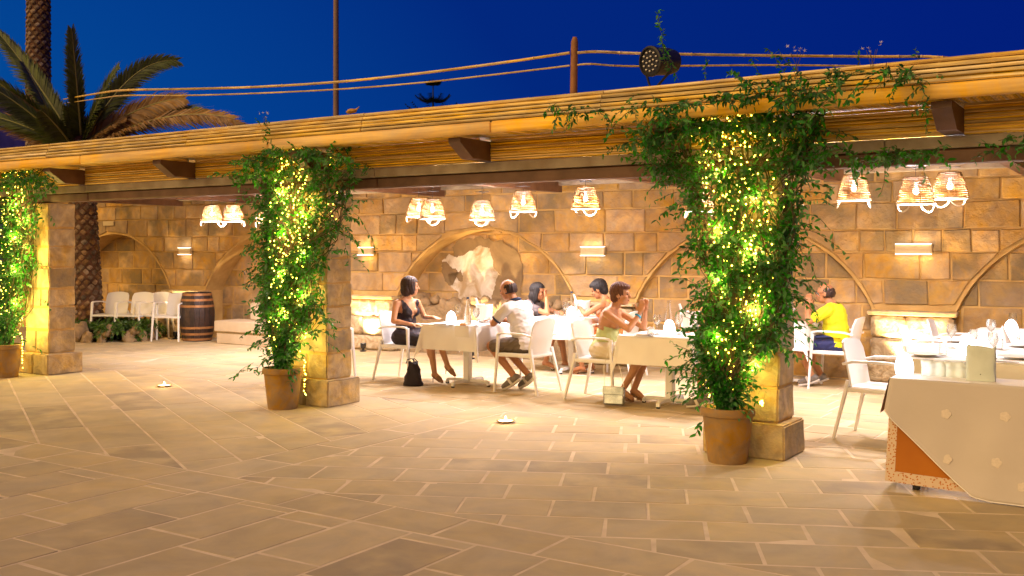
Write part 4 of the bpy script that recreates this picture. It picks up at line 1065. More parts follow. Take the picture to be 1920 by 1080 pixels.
# ------------------------------------------------------------------ wine barrel, bench
bp = at_z(402, 637, 0) + Vector((-.14, .22, 0)); barrel = empty('wine_barrel', (bp.x, min(bp.y, 12.12), 0), 0, 'dark oak wine barrel with rusty hoops standing by the lit pillar', 'barrel')
def br(z): q = z / .86; return .245 + .06 * math.sin(q * PI)
for k in range(22):
    a0 = 2 * PI * k / 22 + .006; a1 = 2 * PI * (k + 1) / 22 - .006; vs = []; fs = []; nz = 8
    for j in range(nz + 1):
        z = .86 * j / nz; r_ = br(z)
        for (rr_, a) in ((r_, a0), (r_, a1), (r_ - .02, a1), (r_ - .02, a0)): vs.append((rr_ * math.cos(a), rr_ * math.sin(a), z))
    for j in range(nz):
        for e in range(4): fs.append((j * 4 + e, j * 4 + (e + 1) % 4, j * 4 + 4 + (e + 1) % 4, j * 4 + 4 + e))
    fs += [(3, 2, 1, 0), (nz * 4, nz * 4 + 1, nz * 4 + 2, nz * 4 + 3)]
    MB().add(vs, fs).build('stave', M_BARREL, barrel, smooth=False)
for z in (.035, .13, .24, .62, .73, .825):
    MB().lathe([(br(z - .02) + .001, z - .02), (br(z - .02) + .005, z - .02), (br(z + .02) + .005, z + .02), (br(z + .02) + .001, z + .02)], 36, capb=False, capt=False).build('hoop', M_HOOP, barrel)
MB().lathe([(.001, .83), (.235, .83)], 28, capb=False, capt=False).build('head', M_BARREL, barrel)
bn = empty('stone_bench', (-12.75, 12.2, 0), 0, 'pale cut stone bench with a low back behind the middle ivy pot', 'bench')
MB().box((0, 0, .10), (2.1, .52, .20), bev=.012).build('base', M_BENCH, bn)
MB().box((0, -.01, .30), (2.16, .56, .19), bev=.015).build('seat', M_BENCH, bn)
MB().box((.22, .16, .55), (1.6, .18, .30), bev=.015).build('backrest', M_BENCH, bn)

# ------------------------------------------------------------------ chairs
def make_chair():
    t = empty('armchair')
    m = MB()   # seat, slightly dished
    n = 8; vs = []; fs = []
    for s_, zt in ((0, .45), (1, .428)):
        for i in range(n + 1):
            for j in range(n + 1):
                a = -1 + 2 * i / n; b = -1 + 2 * j / n; x = .235 * a; y = .225 * b * (1 - .06 * max(0, -a)); k = max(abs(a), abs(b))
                if abs(a) > .99 and abs(b) > .99: x *= .93; y *= .93
                z = zt - .012 * (1 - k ** 2) * (1 if s_ == 0 else .3) - (.010 if a > .8 else 0)
                vs.append((x, y, z))
    N_ = (n + 1) ** 2
    for i in range(n):
        for j in range(n):
            q = (i * (n + 1) + j, (i + 1) * (n + 1) + j, (i + 1) * (n + 1) + j + 1, i * (n + 1) + j + 1); fs.append(q); fs.append(tuple(N_ + k for k in reversed(q)))
    rim = [(i, 0) for i in range(n + 1)] + [(n, j) for j in range(1, n + 1)] + [(i, n) for i in range(n - 1, -1, -1)] + [(0, j) for j in range(n - 1, 0, -1)]
    ri = [i * (n + 1) + j for i, j in rim]
    for k in range(len(ri)): a, b = ri[k], ri[(k + 1) % len(ri)]; fs.append((a, a + N_, b + N_, b))
    m.add(vs, fs).build('seat', M_WHITEP, t)
    m = MB(); vs = []; fs = []; nu, nv = 10, 10   # backrest shell
    for s_ in (0, 1):
        for j in range(nv + 1):
            q = j / nv; z = .40 + q * .44; hw = .205 + .018 * math.sin(q * PI * .9); xb = -.215 - .085 * q ** 1.3
            if q > .9: hw -= .02 * (q - .9) / .1
            for i in range(nu + 1):
                a = -1 + 2 * i / nu; zc = z - (.022 * a * a if q > .85 else 0)
                vs.append((xb + .035 * a * a - .016 * s_ , hw * a, zc))
    N_ = (nu + 1) * (nv + 1)
    for j in range(nv):
        for i in range(nu):
            q = (j * (nu + 1) + i, j * (nu + 1) + i + 1, (j + 1) * (nu + 1) + i + 1, (j + 1) * (nu + 1) + i); fs.append(q); fs.append(tuple(N_ + k for k in reversed(q)))
    ri = [i for i in range(nu + 1)] + [j * (nu + 1) + nu for j in range(1, nv + 1)] + [nv * (nu + 1) + i for i in range(nu - 1, -1, -1)] + [j * (nu + 1) for j in range(nv - 1, 0, -1)]
    for k in range(len(ri)): a, b = ri[k], ri[(k + 1) % len(ri)]; fs.append((a, b, b + N_, a + N_))
    m.add(vs, fs).build('backrest', M_WHITEP, t)
    for s in (-1, 1):
        MB().bar((.205, s * .235, .66), (.245, s * .262, 0), .034, .040, bev=0, w1=.022, h1=.026, up=(0, 1, 0)).build('leg', M_WHITEP, t)
        MB().bar((-.215, s * .215, .50), (-.330, s * .255, 0), .034, .042, w1=.022, h1=.026, up=(0, 1, 0)).build('leg', M_WHITEP, t)
        a = MB(); pth = [(-.25, s * .232, .640), (-.16, s * .252, .665), (0, s * .258, .672), (.13, s * .254, .672), (.185, s * .245, .664), (.207, s * .238, .64)]
        for p, q in zip(pth[:-1], pth[1:]): a.bar(p, Vector(q) + (Vector(q) - Vector(p)).normalized() * .006, .044, .022)
        a.build('armrest', M_WHITEP, t)
        MB().bar((-.215, s * .222, .425), (.22, s * .238, .425), .026, .036).build('side_rail', M_WHITEP, t)
    MB().bar((.215, -.235, .425), (.215, .235, .425), .024, .032).build('front_rail', M_WHITEP, t)
    MB().bar((-.225, -.215, .42), (-.225, .215, .42), .024, .032).build('back_rail', M_WHITEP, t)
    return t
CH = [(-8.42, 8.93, R(-4), 'empty white armchair partly behind the middle column'),
      (-7.93, 9.86, R(0), 'white armchair under the woman in the black dress'),
      (-6.14, 9.78, R(178), 'white armchair under the man in the white shirt, its back towards the grey topped woman'),
      (-7.28, 11.62, R(2), 'white armchair under the woman in grey, mostly behind the man in white'),
      (-5.93, 11.62, R(182), 'white armchair under the dark haired woman in the orange top'),
      (-5.13, 9.74, R(3), 'white armchair under the woman in pale green, silver bag beside it'),
      (-3.45, 9.72, R(180), 'white armchair hidden behind the nearest ivy column'),
      (-3.24, 11.98, R(180), 'white armchair under the man in the yellow shirt'),
      (-2.03, 8.95, R(-6), 'nearest empty white armchair at the corner of the long laid table'),
      (-2.0, 10.95, R(3), 'white armchair back directly left of the first wine glass on the long table'),
      (-1.93, 12.0, R(2), 'white armchair back farthest along the long table')]
c0 = make_chair()
allch = []
for i, (x, y, a, lab) in enumerate(CH):
    t = c0 if i == 0 else copy_tree(c0); t.location = (x, y, 0); t.rotation_euler = (0, 0, a); tag(t, lab, 'armchair', 'white armchairs'); allch.append(t)
for (u, D, a, lab) in ((218, 18.6, -66, 'white armchair beside the palm trunk, leftmost of the row by the wall'), (263, 18.5, -72, 'second white armchair from the palm trunk in the row by the wall'), (297, 18.55, -74, 'third white armchair from the palm trunk, mostly hidden by its right neighbour'), (333, 18.15, -68, 'white armchair in front of the lit pillar, rightmost of the row by the wall')):
    t = copy_tree(c0); p = at_d(u, 500, D); t.location = (p.x, p.y - .12, 0); t.rotation_euler = (0, 0, R(a)); tag(t, lab, 'armchair', 'white armchairs')

# ------------------------------------------------------------------ tables
def drape(sx, sy, h, ztop, seed, drop=.30, flare=.05, nfold=7, res=.028):
    """cloth lying over a table top sx by sy, hanging by drop"""
    rr = random.Random(seed); nx = int((sx + 2 * drop) / res); ny = int((sy + 2 * drop) / res); vs = []; fs = []; ph = rr.random() * 6
    for i in range(nx + 1):
        for j in range(ny + 1):
            x = -(sx / 2 + drop) + (sx + 2 * drop) * i / nx; y = -(sy / 2 + drop) + (sy + 2 * drop) * j / ny
            qx = max(-sx / 2, min(sx / 2, x)); qy = max(-sy / 2, min(sy / 2, y)); dx, dy = x - qx, y - qy; d = math.hypot(dx, dy)
            if d < 1e-6: vs.append((x, y, ztop)); continue
            ux, uy = dx / d, dy / d; c = min(abs(ux), abs(uy)) * 1.41; q = d / drop
            per = math.atan2(y, x); f = .012 * q * math.sin(per * nfold + ph) + .006 * q * math.sin(per * nfold * 2.3 + ph * 2)
            off = .004 + flare * q * (1 - .25 * q) * .6 + f + .05 * c * q
            z = ztop - .003 - max(0, d - .006) * (.985)
            vs.append((qx + ux * off, qy + uy * off, max(z, .012)))
    for i in range(nx):
        for j in range(ny): a = i * (ny + 1) + j; fs.append((a, a + ny + 1, a + ny + 2, a + 1))
    return MB().add(vs, fs)
def cafe_table(x, y, s, rz, lab, seed):
    t = empty('cafe_table', (x, y, 0), rz, lab, 'table', 'small square dining tables')
    MB().box((0, 0, .722), (s, s, .028), bev=.006).build('tabletop', M_WHITEP, t)
    MB().box((0, 0, .37), (.085, .085, .68), bev=.012).build('post', M_WHITEM, t)
    for a in (PI / 4 * 0, PI / 2, PI, 3 * PI / 2):
        q = Matrix.Rotation(a, 3, 'Z'); m = MB()
        pts = [q @ Vector(p) for p in ((.03, 0, .055), (.18, 0, .058), (.27, 0, .055), (.295, 0, .045), (.30, 0, .018))]
        for p_, n_ in zip(pts[:-1], pts[1:]): m.bar(p_, n_ + (n_ - p_).normalized() * .004, .042, .034)
        lg = m.build('foot', M_WHITEM, t)
        o = MB().lathe([(.02, 0), (.022, .018)], 10).build('foot_pad', M_BLACKR, lg); o.location = q @ Vector((.30, 0, 0))
    return t
def cloth_on(x, y, s, rz, seed, lab, drop=.30, z=.7375):
    o = drape(s, s, 0, z, seed, drop).build('tablecloth', M_CLOTH, None, loc=(x, y, 0), rot=(0, 0, rz), angle=0); return tag(o, lab, 'tablecloth', 'white tablecloths on the small tables')
T = [(-7.00, 9.86, .76, R(0), 'table', 'small square table between the woman in black and the man in white', 'white tablecloth on the table between the woman in black and the man in white'),
     (-6.60, 11.68, .74, R(0), 'table', 'small square table nearer the wall, between the woman in grey and the woman in orange', 'white tablecloth on the middle table nearer the wall'),
     (-4.33, 9.73, .80, R(0), 'table', 'small square table in front of the woman in pale green', 'white tablecloth on the table in front of the woman in pale green'),
     (-3.86, 11.98, .70, R(0), 'table', 'small square table in front of the man in yellow, behind the nearest column', 'white tablecloth on the table of the man in yellow')]
for i, (x, y, s, rz, _, l1, l2) in enumerate(T): cafe_table(x, y, s, rz, l1, i); cloth_on(x, y, s, rz, i * 3 + 1, l2, .30 if i != 1 else .29)

# long dining table and service table at the right
LT = empty('long_table', (-1.18, 10.35, 0), 0, 'long dining table with white cloth running towards the wall at the right', 'table')
MB().box((0, 0, .735), (1.12, 3.85, .03), bev=.006).build('tabletop', M_WHITEP, LT)
for sx in (-.48, .48):
    for sy in (-1.8, 0, 1.8): MB().box((sx, sy, .36), (.05, .05, .72), bev=.006).build('leg', M_BLACKM, LT)
o = drape(1.13, 3.86, 0, .753, 9, .33, .04, 16, .05).build('tablecloth', M_CLOTH, None, loc=(-1.18, 10.35, 0), angle=0); tag(o, 'white tablecloth on the long laid table', 'tablecloth')
SX0, SX1, SY0, SY1 = -1.56, .75, 7.13, 7.48
ST = empty('service_table', ((SX0 + SX1) / 2, (SY0 + SY1) / 2, 0), 0, 'narrow service table in the right foreground under layered cloths', 'table')
MB().box((0, 0, .722), (SX1 - SX0 - .02, SY1 - SY0, .028), bev=.005).build('tabletop', M_GREYT, ST)
for sx in (SX0 + .15, SX1 - .15):
    for sy in (SY0 + .05, SY1 - .05):
        lg = MB().box((sx - ST.location.x, sy - ST.location.y, .375), (.035, .035, .69)).build('leg', M_BLACKM, ST); MB().box((sx - ST.location.x, sy - ST.location.y, .015), (.045, .045, .03), bev=.004).build('foot', M_BLACKR, lg)
def panel(fn, n0, n1, t0, t1):
    vs = [fn(t0[0] + (t0[1] - t0[0]) * i / n0, t1[0] + (t1[1] - t1[0]) * j / n1) for i in range(n0 + 1) for j in range(n1 + 1)]
    fs = [(i * (n1 + 1) + j, (i + 1) * (n1 + 1) + j, (i + 1) * (n1 + 1) + j + 1, i * (n1 + 1) + j + 1) for i in range(n0) for j in range(n1)]
    return MB().add(vs, fs)
# under cloth: orange with a lace border
def under_front(x, q):
    z = .738 - q * (.738 - .050 + .010 * math.sin((x + 1.5) * 3)); wob = .010 * q * math.sin(x * 7 + 1)
    return (x - .035 * q * max(0, 1 - (x - SX0) * 4), SY0 - .006 - .035 * q + wob, z)
uc = panel(lambda x, q: under_front(x, q * .895), 60, 16, (SX0 + .055, SX1), (0, 1))
ub = empty('orange_undercloth', ((SX0 + SX1) / 2, SY0, 0), 0, 'orange undercloth with a wide cream lace border showing under the white overcloth', 'tablecloth')
def rel(mb, o): mb.v = [(a - o.x, b - o.y, c - o.z) for a, b, c in mb.v]; return mb
rel(uc, ub.location).build('cloth', M_ORANGE, ub, angle=0)
sd = panel(lambda y, q: (SX0 - .004 - .03 * q, y, .738 - q * .69), 8, 10, (SY0, SY1), (0, 1)); rel(sd, ub.location).build('side_cloth', M_ORANGE, ub, angle=0)
tp = panel(lambda x, y: (x, y, .7385), 10, 4, (SX0, SX1), (SY0 - .006, SY1)); rel(tp, ub.location).build('top_cloth', M_ORANGE, ub, angle=0)
lace_m = bpy.data.materials.new('lace'); lace_m.use_nodes = True
N = lace_m.node_tree.nodes; L = lace_m.node_tree.links; vo = N.new('ShaderNodeTexVoronoi'); vo.inputs['Scale'].default_value = 62; g_ = N.new('ShaderNodeNewGeometry'); L.new(g_.outputs['Position'], vo.inputs['Vector'])
rp = N.new('ShaderNodeValToRGB'); rp.color_ramp.elements[0].position = .30; rp.color_ramp.elements[0].color = (.42, .14, .02, 1); rp.color_ramp.elements[1].position = .36; rp.color_ramp.elements[1].color = (.58, .45, .33, 1)
vo.feature = 'F1'; L.new(vo.outputs['Distance'], rp.inputs[0]); L.new(rp.outputs[0], N['Principled BSDF'].inputs['Base Color']); N['Principled BSDF'].inputs['Roughness'].default_value = .85
lb = panel(lambda x, q: (lambda p: (p[0], p[1] - .002 + .002 * math.sin(x * 60), p[2]))(under_front(x, .895 + q * .105)), 90, 3, (SX0, SX1), (0, 1)); rel(lb, ub.location).build('lace_hem', lace_m, ub, angle=0)
ls = panel(lambda x, q: (lambda p: (p[0], p[1] - .001, p[2]))(under_front(x, q * .895)), 3, 24, (SX0, SX0 + .055), (0, 1)); rel(ls, ub.location).build('lace_edge', lace_m, ub, angle=0)
# over cloth: white, its corner hanging diagonally
edge_px = [(1657, 768), (1668, 784), (1700, 815), (1735, 848), (1765, 878), (1795, 906), (1825, 930), (1860, 945), (1920, 951), (2000, 956)]
ep = [at_y(u, v, SY0 - .06) for u, v in edge_px]; ez = [(p.x, max(p.z, .012)) for p in ep]
def hem(x):
    if x <= ez[0][0]: return ez[0][1]
    for (a, za), (b, zb) in zip(ez[:-1], ez[1:]):
        if a <= x <= b: return za + (zb - za) * (x - a) / (b - a)
    return ez[-1][1]
xl = ez[0][0]
def over(s, q):        # s from 0 (left) to 1
    xt = SX0 - .008 + (SX1 - SX0) * s; xb = xl + (SX1 - xl) * s; z1 = hem(xb); ztop = .742
    k = q; x = xt + (xb - xt) * min(1, k); z = ztop + (z1 - ztop) * k
    fall = (ztop - z)
    y = SY0 - .010 - .075 * min(1, fall / .7) + .016 * min(1, fall * 2) * math.sin(x * 5.2 + .8 + fall) - .06 * max(0, fall - .55) * 1.5 + .006 * math.sin(x * 17 + fall * 3) * min(1, fall * 3)
    if k > .97: y -= .004
    return (x, y, z)
ob_ = empty('white_overcloth', ((SX0 + SX1) / 2, SY0 - .01, 0), 0, 'white overcloth with embroidered flowers hanging diagonally to the floor from the service table', 'tablecloth')
oc = panel(over, 90, 40, (0, 1), (0, 1)); rel(oc, ob_.location); oco = oc.build('front_drop', M_LINEN2, ob_, angle=0)
sm = oco.modifiers.new('thickness', 'SOLIDIFY'); sm.thickness = .003
tp = panel(lambda x, y: (x, y, .7425 + .001 * math.sin(x * 9)), 24, 6, (SX0 - .008, SX1), (SY0 - .011, SY1 + .01)); rel(tp, ob_.location).build('top', M_CLOTH, ob_, angle=0)
hm = MB().tube([Vector(over(i / 90, 1.0)) + Vector((0, -.002, 0)) for i in range(91)], .0042, 5); rel(hm, ob_.location).build('rolled_hem', M_CLOTH, ob_, angle=0)
sdp = panel(lambda y, q: (SX0 - .012 - .06 * q, y, .742 - q * .24), 8, 8, (SY0 - .011, SY1 + .01), (0, 1)); rel(sdp, ob_.location).build('side_drop', M_LINEN2, ob_, angle=0)
def over_at(u, v):
    best = None
    for i in range(120):
        for j in range(60):
            p = over(i / 120, j / 60); q = px_of(*p); d = (q[0] - u) ** 2 + (q[1] - v) ** 2
            if best is None or d < best[0]: best = (d, p)
    return Vector(best[1])
flm = MB(); seg = 40; vs = [(0, -.0022, 0)] + [((.026 + .006 * abs(math.cos(2.5 * 2 * PI * k / seg))) * math.cos(2 * PI * k / seg), -.0014, (.026 + .006 * abs(math.cos(2.5 * 2 * PI * k / seg))) * math.sin(2 * PI * k / seg)) for k in range(seg)]
vs += [(p[0] * 1.04, .003, p[2] * 1.04) for p in vs[1:]]
flm.add(vs, [(0, 1 + (k + 1) % seg, 1 + k) for k in range(seg)] + [(1 + k, 1 + (k + 1) % seg, 1 + seg + (k + 1) % seg, 1 + seg + k) for k in range(seg)])
flme = flm.mesh('embroidered_flower', M_EMB)
for (u, v) in ((1777, 776), (1883, 780), (1867, 866), (1777, 862), (1918, 915)):
    p = over_at(u, v)
    link_mesh('embroidered_flower', flme, ob_, p - ob_.location + Vector((0, -.004, 0)), (R(-6), random.uniform(-1, 1) * 0, 0))

# ------------------------------------------------------------------ things on the tables
def egg(p, lab, s=1.0):
    t = empty('egg_lamp', p, 0, lab, 'table lamp', 'glowing egg shaped lamps on the tables')
    prof = [(.040, .004), (.050, .012), (.057, .035), (.059, .060), (.056, .090), (.048, .118), (.036, .140), (.020, .155), (.001, .162)]
    MB().lathe([(r * s, z * s) for r, z in prof], 28).build('globe', M_EGG, t, angle=0)
    MB().lathe([(.042 * s, 0), (.044 * s, .006)], 20).build('base', M_WHITEP, t)
def wine(p, lab, s=1.0):
    t = empty('wine_glass', p, random.random(), lab, 'wine glass', 'wine glasses on the tables')
    MB().lathe([(.001, .003), (.034, .001), (.036, .003), (.012, .007), (.0045, .014), (.004, .085), (.008, .094), (.028, .112), (.040, .138), (.041, .165), (.034, .205), (.0325, .205), (.039, .165), (.038, .139), (.026, .115), (.004, .100)], 24, capt=False).build('glass', glass_mat(), t)
def tumbler(p, lab):
    t = empty('tumbler', p, random.random(), lab, 'glass', 'water glasses on the tables')
    MB().lathe([(.001, .001), (.028, .0), (.036, .03), (.038, .055), (.034, .092), (.032, .092), (.0355, .055), (.0335, .032), (.026, .008), (.001, .006)], 20, capb=False, capt=False).build('glass', glass_mat(), t)
def bottle(p, lab, cap_=True):
    t = empty('water_bottle', p, 0, lab, 'bottle', 'clear water bottles on the tables')
    MB().lathe([(.001, .0), (.040, .0), (.044, .01), (.043, .10), (.036, .17), (.022, .24), (.014, .285), (.014, .305), (.016, .310), (.0145, .312)], 24).build('glass', glass_mat(), t)
    MB().lathe([(.001, .006), (.037, .006), (.038, .11), (.001, .11)], 20).build('water', glass_mat(), t)
    if cap_: MB().lathe([(.0165, .300), (.0165, .322), (.001, .324)], 14).build('cap', M_NAVY, t)
def plate(p, lab, r=.13):
    t = tag(MB().lathe([(.001, .006), (r * .62, .004), (r * .68, .012), (r, .018), (r, .021), (r * .66, .014), (.001, .009)], 32).build('plate', M_PLATE, None, loc=p), lab, 'plate', 'white plates on the tables')
def bucket(p, lab, lab2):
    t = empty('ice_bucket', p, 0, lab, 'ice bucket', 'ice buckets wrapped in white napkins')
    MB().lathe([(.068, 0), (.072, .01), (.092, .19), (.097, .195), (.094, .198), (.086, .185), (.06, .02), (.001, .02)], 26, capt=False).build('bucket', M_SILVER, t)
    vs = []; fs = []; n = 40; m_ = 8
    for i in range(n + 1):
        a = -2.6 + 5.2 * i / n
        for j in range(m_ + 1):
            q = j / m_; z = .215 - q * (.19 + .02 * math.sin(a * 3)); r_ = .100 - .018 * q + .006 * math.sin(a * 9) * (q + .2)
            vs.append((r_ * math.cos(a - PI / 2), r_ * math.sin(a - PI / 2), z))
    for i in range(n):
        for j in range(m_): a = i * (m_ + 1) + j; fs.append((a, a + m_ + 1, a + m_ + 2, a + 1))
    o = MB().add(vs, fs).build('napkin', M_CLOTH, t, angle=0); s = o.modifiers.new('thick', 'SOLIDIFY'); s.thickness = .004
    b = empty('wine_bottle', Vector(p) + Vector((-.03, 0, .03)), 0, lab2, 'bottle', 'wine bottles in the ice buckets'); b.rotation_euler = (0, R(-20), 0)
    MB().lathe([(.036, 0), (.037, .14), (.030, .17), (.014, .20), (.013, .27), (.015, .275), (.001, .277)], 18).build('bottle', M_WHITEM, b)
TZ = .740
def tz(u, v): p = at_z(u, v, TZ); return p
egg(at_d(846, 0, 11.78) * 1 if False else Vector((*at_z(846, 609, TZ).xy, TZ)), 'glowing egg lamp on the table of the woman in black')
egg(Vector((*at_z(1071, 598, TZ).xy, TZ)), 'glowing egg lamp on the middle table nearer the wall')
egg(Vector((*at_z(1255, 629, TZ).xy, TZ)), 'glowing egg lamp on the table of the woman in pale green')
egg(Vector((-1.50, 7.24, .744)), 'nearest glowing egg lamp, on the left end of the service table', 1.02)
egg(Vector((*at_z(1815, 668, .755).xy, .755)), 'glowing egg lamp behind the paper bag on the long table', 1.1)
egg(Vector((*at_z(1896, 633, .755).xy, .755)), 'small looking glowing egg lamp farthest back on the long table', 1.1)
def onT(u, v, z=TZ): return Vector((*at_z(u, v, z).xy, z))
# first table
wine(onT(858, 603), 'wine glass right behind the egg lamp of the first table'); bottle(onT(877, 609), 'tall clear water bottle with dark cap on the first table'); 
wine(onT(893, 611), 'wine glass beside the ice bucket of the first table'); bucket(onT(908, 604), 'ice bucket under a white napkin on the first table', 'white bottle neck leaning out of the ice bucket of the first table')
plate(onT(826, 609), 'white plate before the woman in black', .12); plate(onT(868, 613), 'small white plate with bread on the first table', .08)
tag(MB().ell((0, 0, 0), (.045, .03, .02)).build('bread', M_BREAD, None, loc=onT(868, 613) + Vector((0, 0, .026))), 'piece of bread on the small plate of the first table', 'bread')
x, y, s = -7.0, 9.86, .76
mc = MB().box((0, 0, 0), (.20, .003, .13), bev=.001).build('menu_card', M_CLOTH, None, loc=(-6.78, y - s / 2 - .047, .675), rot=(R(7), 0, 0)); tag(mc, 'square napkin hanging over the front edge of the first table', 'napkin')
# middle table
tumbler(onT(1044, 597), 'water tumbler at the left of the middle table'); wine(onT(1061, 597), 'wine glass left of the egg lamp on the middle table'); bottle(onT(1072, 592), 'clear bottle behind the egg lamp on the middle table')
bucket(onT(1092, 594), 'ice bucket under a white napkin on the middle table', 'white bottle neck leaning out of the ice bucket of the middle table'); wine(onT(1080, 598), 'wine glass between the egg lamp and the ice bucket of the middle table')
plate(onT(1022, 597), 'white plate before the woman in grey', .12); plate(onT(1104, 598), 'white plate before the woman in orange', .10)
# third table
wine(onT(1232, 627), 'wine glass left of the egg lamp on the table of the woman in pale green'); tumbler(onT(1220, 630), 'water tumbler on the table of the woman in pale green'); bottle(onT(1254, 618), 'tall clear bottle behind the egg lamp on the table of the woman in pale green', False)
wine(onT(1273, 627), 'wine glass right of the egg lamp on the table of the woman in pale green'); bucket(onT(1294, 621), 'ice bucket under a white napkin beside the nearest ivy', 'white bottle neck leaning out of the ice bucket beside the nearest ivy'); plate(onT(1206, 629), 'white plate before the woman in pale green', .11)
# long table
LZ = .757
wine(onT(1784, 652, LZ), 'large wine glass at the near left of the long table'); tumbler(onT(1769, 666, LZ), 'nearest water tumbler on the long table'); tumbler(onT(1826, 636, LZ), 'water tumbler before the middle chair of the long table')
wine(onT(1858, 640, LZ), 'wine glass in the middle of the long table'); wine(onT(1899, 624, LZ), 'wine glass far back on the long table'); tumbler(onT(1912, 636, LZ), 'water tumbler at the right edge of the long table'); wine(onT(1862, 672, LZ), 'wine glass behind the paper bag'); tumbler(onT(1873, 655, LZ), 'water tumbler right of the middle egg lamp')
for (u, v, lab) in ((1735, 667, 'white plate at the near left place of the long table'), (1795, 641, 'white plate at the second place of the long table'), (1905, 672, 'white plate at the near right place of the long table'), (1915, 650, 'white plate at the right of the long table')): plate(onT(u, v, LZ), lab, .135)
for k, (u, v, lab) in enumerate(((1757, 670, 'knife right of the near left plate on the long table'), (1712, 664, 'fork left of the near left plate on the long table'), (1880, 679, 'knife beside the near right plate on the long table'), (1893, 656, 'knife at the right place of the long table'))):
    p = onT(u, v, LZ); m = MB(); m.bar((-.10, 0, .004), (.0, 0, .004), .010, .005); m.bar((0, 0, .004), (.11, 0, .004), .018, .003, w1=.012)
    tag(m.build('knife' if 'knife' in lab else 'fork', M_CUTL, None, loc=p, rot=(0, 0, R(2))), lab, 'cutlery', 'cutlery on the long table')
def napkin_cone(p, lab):
    m = MB(); vs = []; fs = []; n = 24
    for j in range(7):
        q = j / 6
        for k in range(n): a = 2 * PI * k / n; r_ = (.062 * (1 - q) + .004) * (1 + .10 * math.sin(a * 5 + q * 3)); vs.append((r_ * math.cos(a), r_ * math.sin(a), .15 * q))
    for j in range(6):
        for k in range(n): fs.append((j * n + k, j * n + (k + 1) % n, (j + 1) * n + (k + 1) % n, (j + 1) * n + k))
    tag(m.add(vs, fs).build('napkin', M_CLOTH, None, loc=p), lab, 'napkin', 'folded napkins')
napkin_cone(onT(1880, 641, LZ), 'white napkin folded to a cone beside the farthest egg lamp')
# service table: napkins and paper bag
for k, (u, lab) in enumerate(((1750, 'left one of two folded pale blue napkins on the service table'), (1790, 'right one of two folded pale blue napkins beside the paper bag'))):
    p = at_y(u, 699, 7.36); m = MB(); vs = []; fs = []; n = 12
    for j in range(5):
        for i in range(n + 1):
            xx = -.075 + .15 * i / n; zz = .085 * j / 4; vs.append((xx, .02 * math.sin(j / 4 * PI) + .006 * math.sin(i * 1.1 + k), zz + (.006 * math.sin(i * .8 + k * 2) if j == 4 else 0)))
    for j in range(4):
        for i in range(n): a = j * (n + 1) + i; fs.append((a, a + 1, a + n + 2, a + n + 1))
    o = m.add(vs, fs).build('napkin', M_NAPK, None, loc=(p.x, 7.37, .745), angle=0); s_ = o.modifiers.new('thick', 'SOLIDIFY'); s_.thickness = .04; tag(o, lab, 'napkin', 'folded napkins')
bp = at_y(1838, 706, 7.25); bag = empty('paper_bag', (bp.x, 7.28, .744), R(4), 'upright pale grey green paper bag on the service table', 'paper bag')
vs = []; fs = []; n = 32; W_, D_, H_ = .088, .038, .225
for j in range(9):
    q = j / 8
    for k in range(n):
        a = 2 * PI * k / n; ca, sa = math.cos(a), math.sin(a); e_ = .35; x_ = W_ * abs(ca) ** e_ * (1 if ca > 0 else -1); y_ = D_ * abs(sa) ** e_ * (1 if sa > 0 else -1) * (1 - .15 * q)
        vs.append((x_ + .003 * math.sin(k * 2.2 + j), y_ + .005 * math.sin(x_ * 40 + j * .9) * q, H_ * q + (.010 * math.sin(a * 3 + 1) if j == 8 else 0)))
for j in range(8):
    for k in range(n): fs.append((j * n + k, j * n + (k + 1) % n, (j + 1) * n + (k + 1) % n, (j + 1) * n + k))
fs.append(tuple(reversed(range(n)))); o = MB().add(vs, fs).build('bag', M_PAPER, bag, angle=60); s_ = o.modifiers.new('thick', 'SOLIDIFY'); s_.thickness = .002
ey = MB().lathe([(.0035, 0), (.0035, .002)], 12).build('eyelet', M_BLACKM, bag, rot=(PI / 2, 0, 0)); ey.location = (0, -.0375, .045)

# candles on the floor
def candle(u, v, lab):
    p = at_z(u, v, 0); t = empty('candle', p, 0, lab, 'candle', 'floor candles in shallow saucers')
    MB().lathe([(.045, .0), (.075, .008), (.088, .020), (.084, .020), (.070, .012), (.001, .010)], 28, capt=False).build('saucer', M_TERRA, t)
    MB().lathe([(.06, .012), (.07, .018), (.001, .019)], 24).build('wax', M_WAX, t)
    f = MB().lathe([(.001, .018), (.010, .026), (.012, .036), (.006, .052), (.001, .064)], 12).build('flame', M_FLAME, t)
    L_ = bpy.data.lights.new('candle_light', 'POINT'); L_.energy = 1.6; L_.color = (1, .55, .18); L_.shadow_soft_size = .012
    lo = bpy.data.objects.new('candle_light', L_); COL.objects.link(lo); lo.parent = t; lo.location = (0, 0, .085)
candle(308, 725, 'burning floor candle in the left half, between the two left pots'); candle(948, 792, 'burning floor candle in the middle of the terrace')
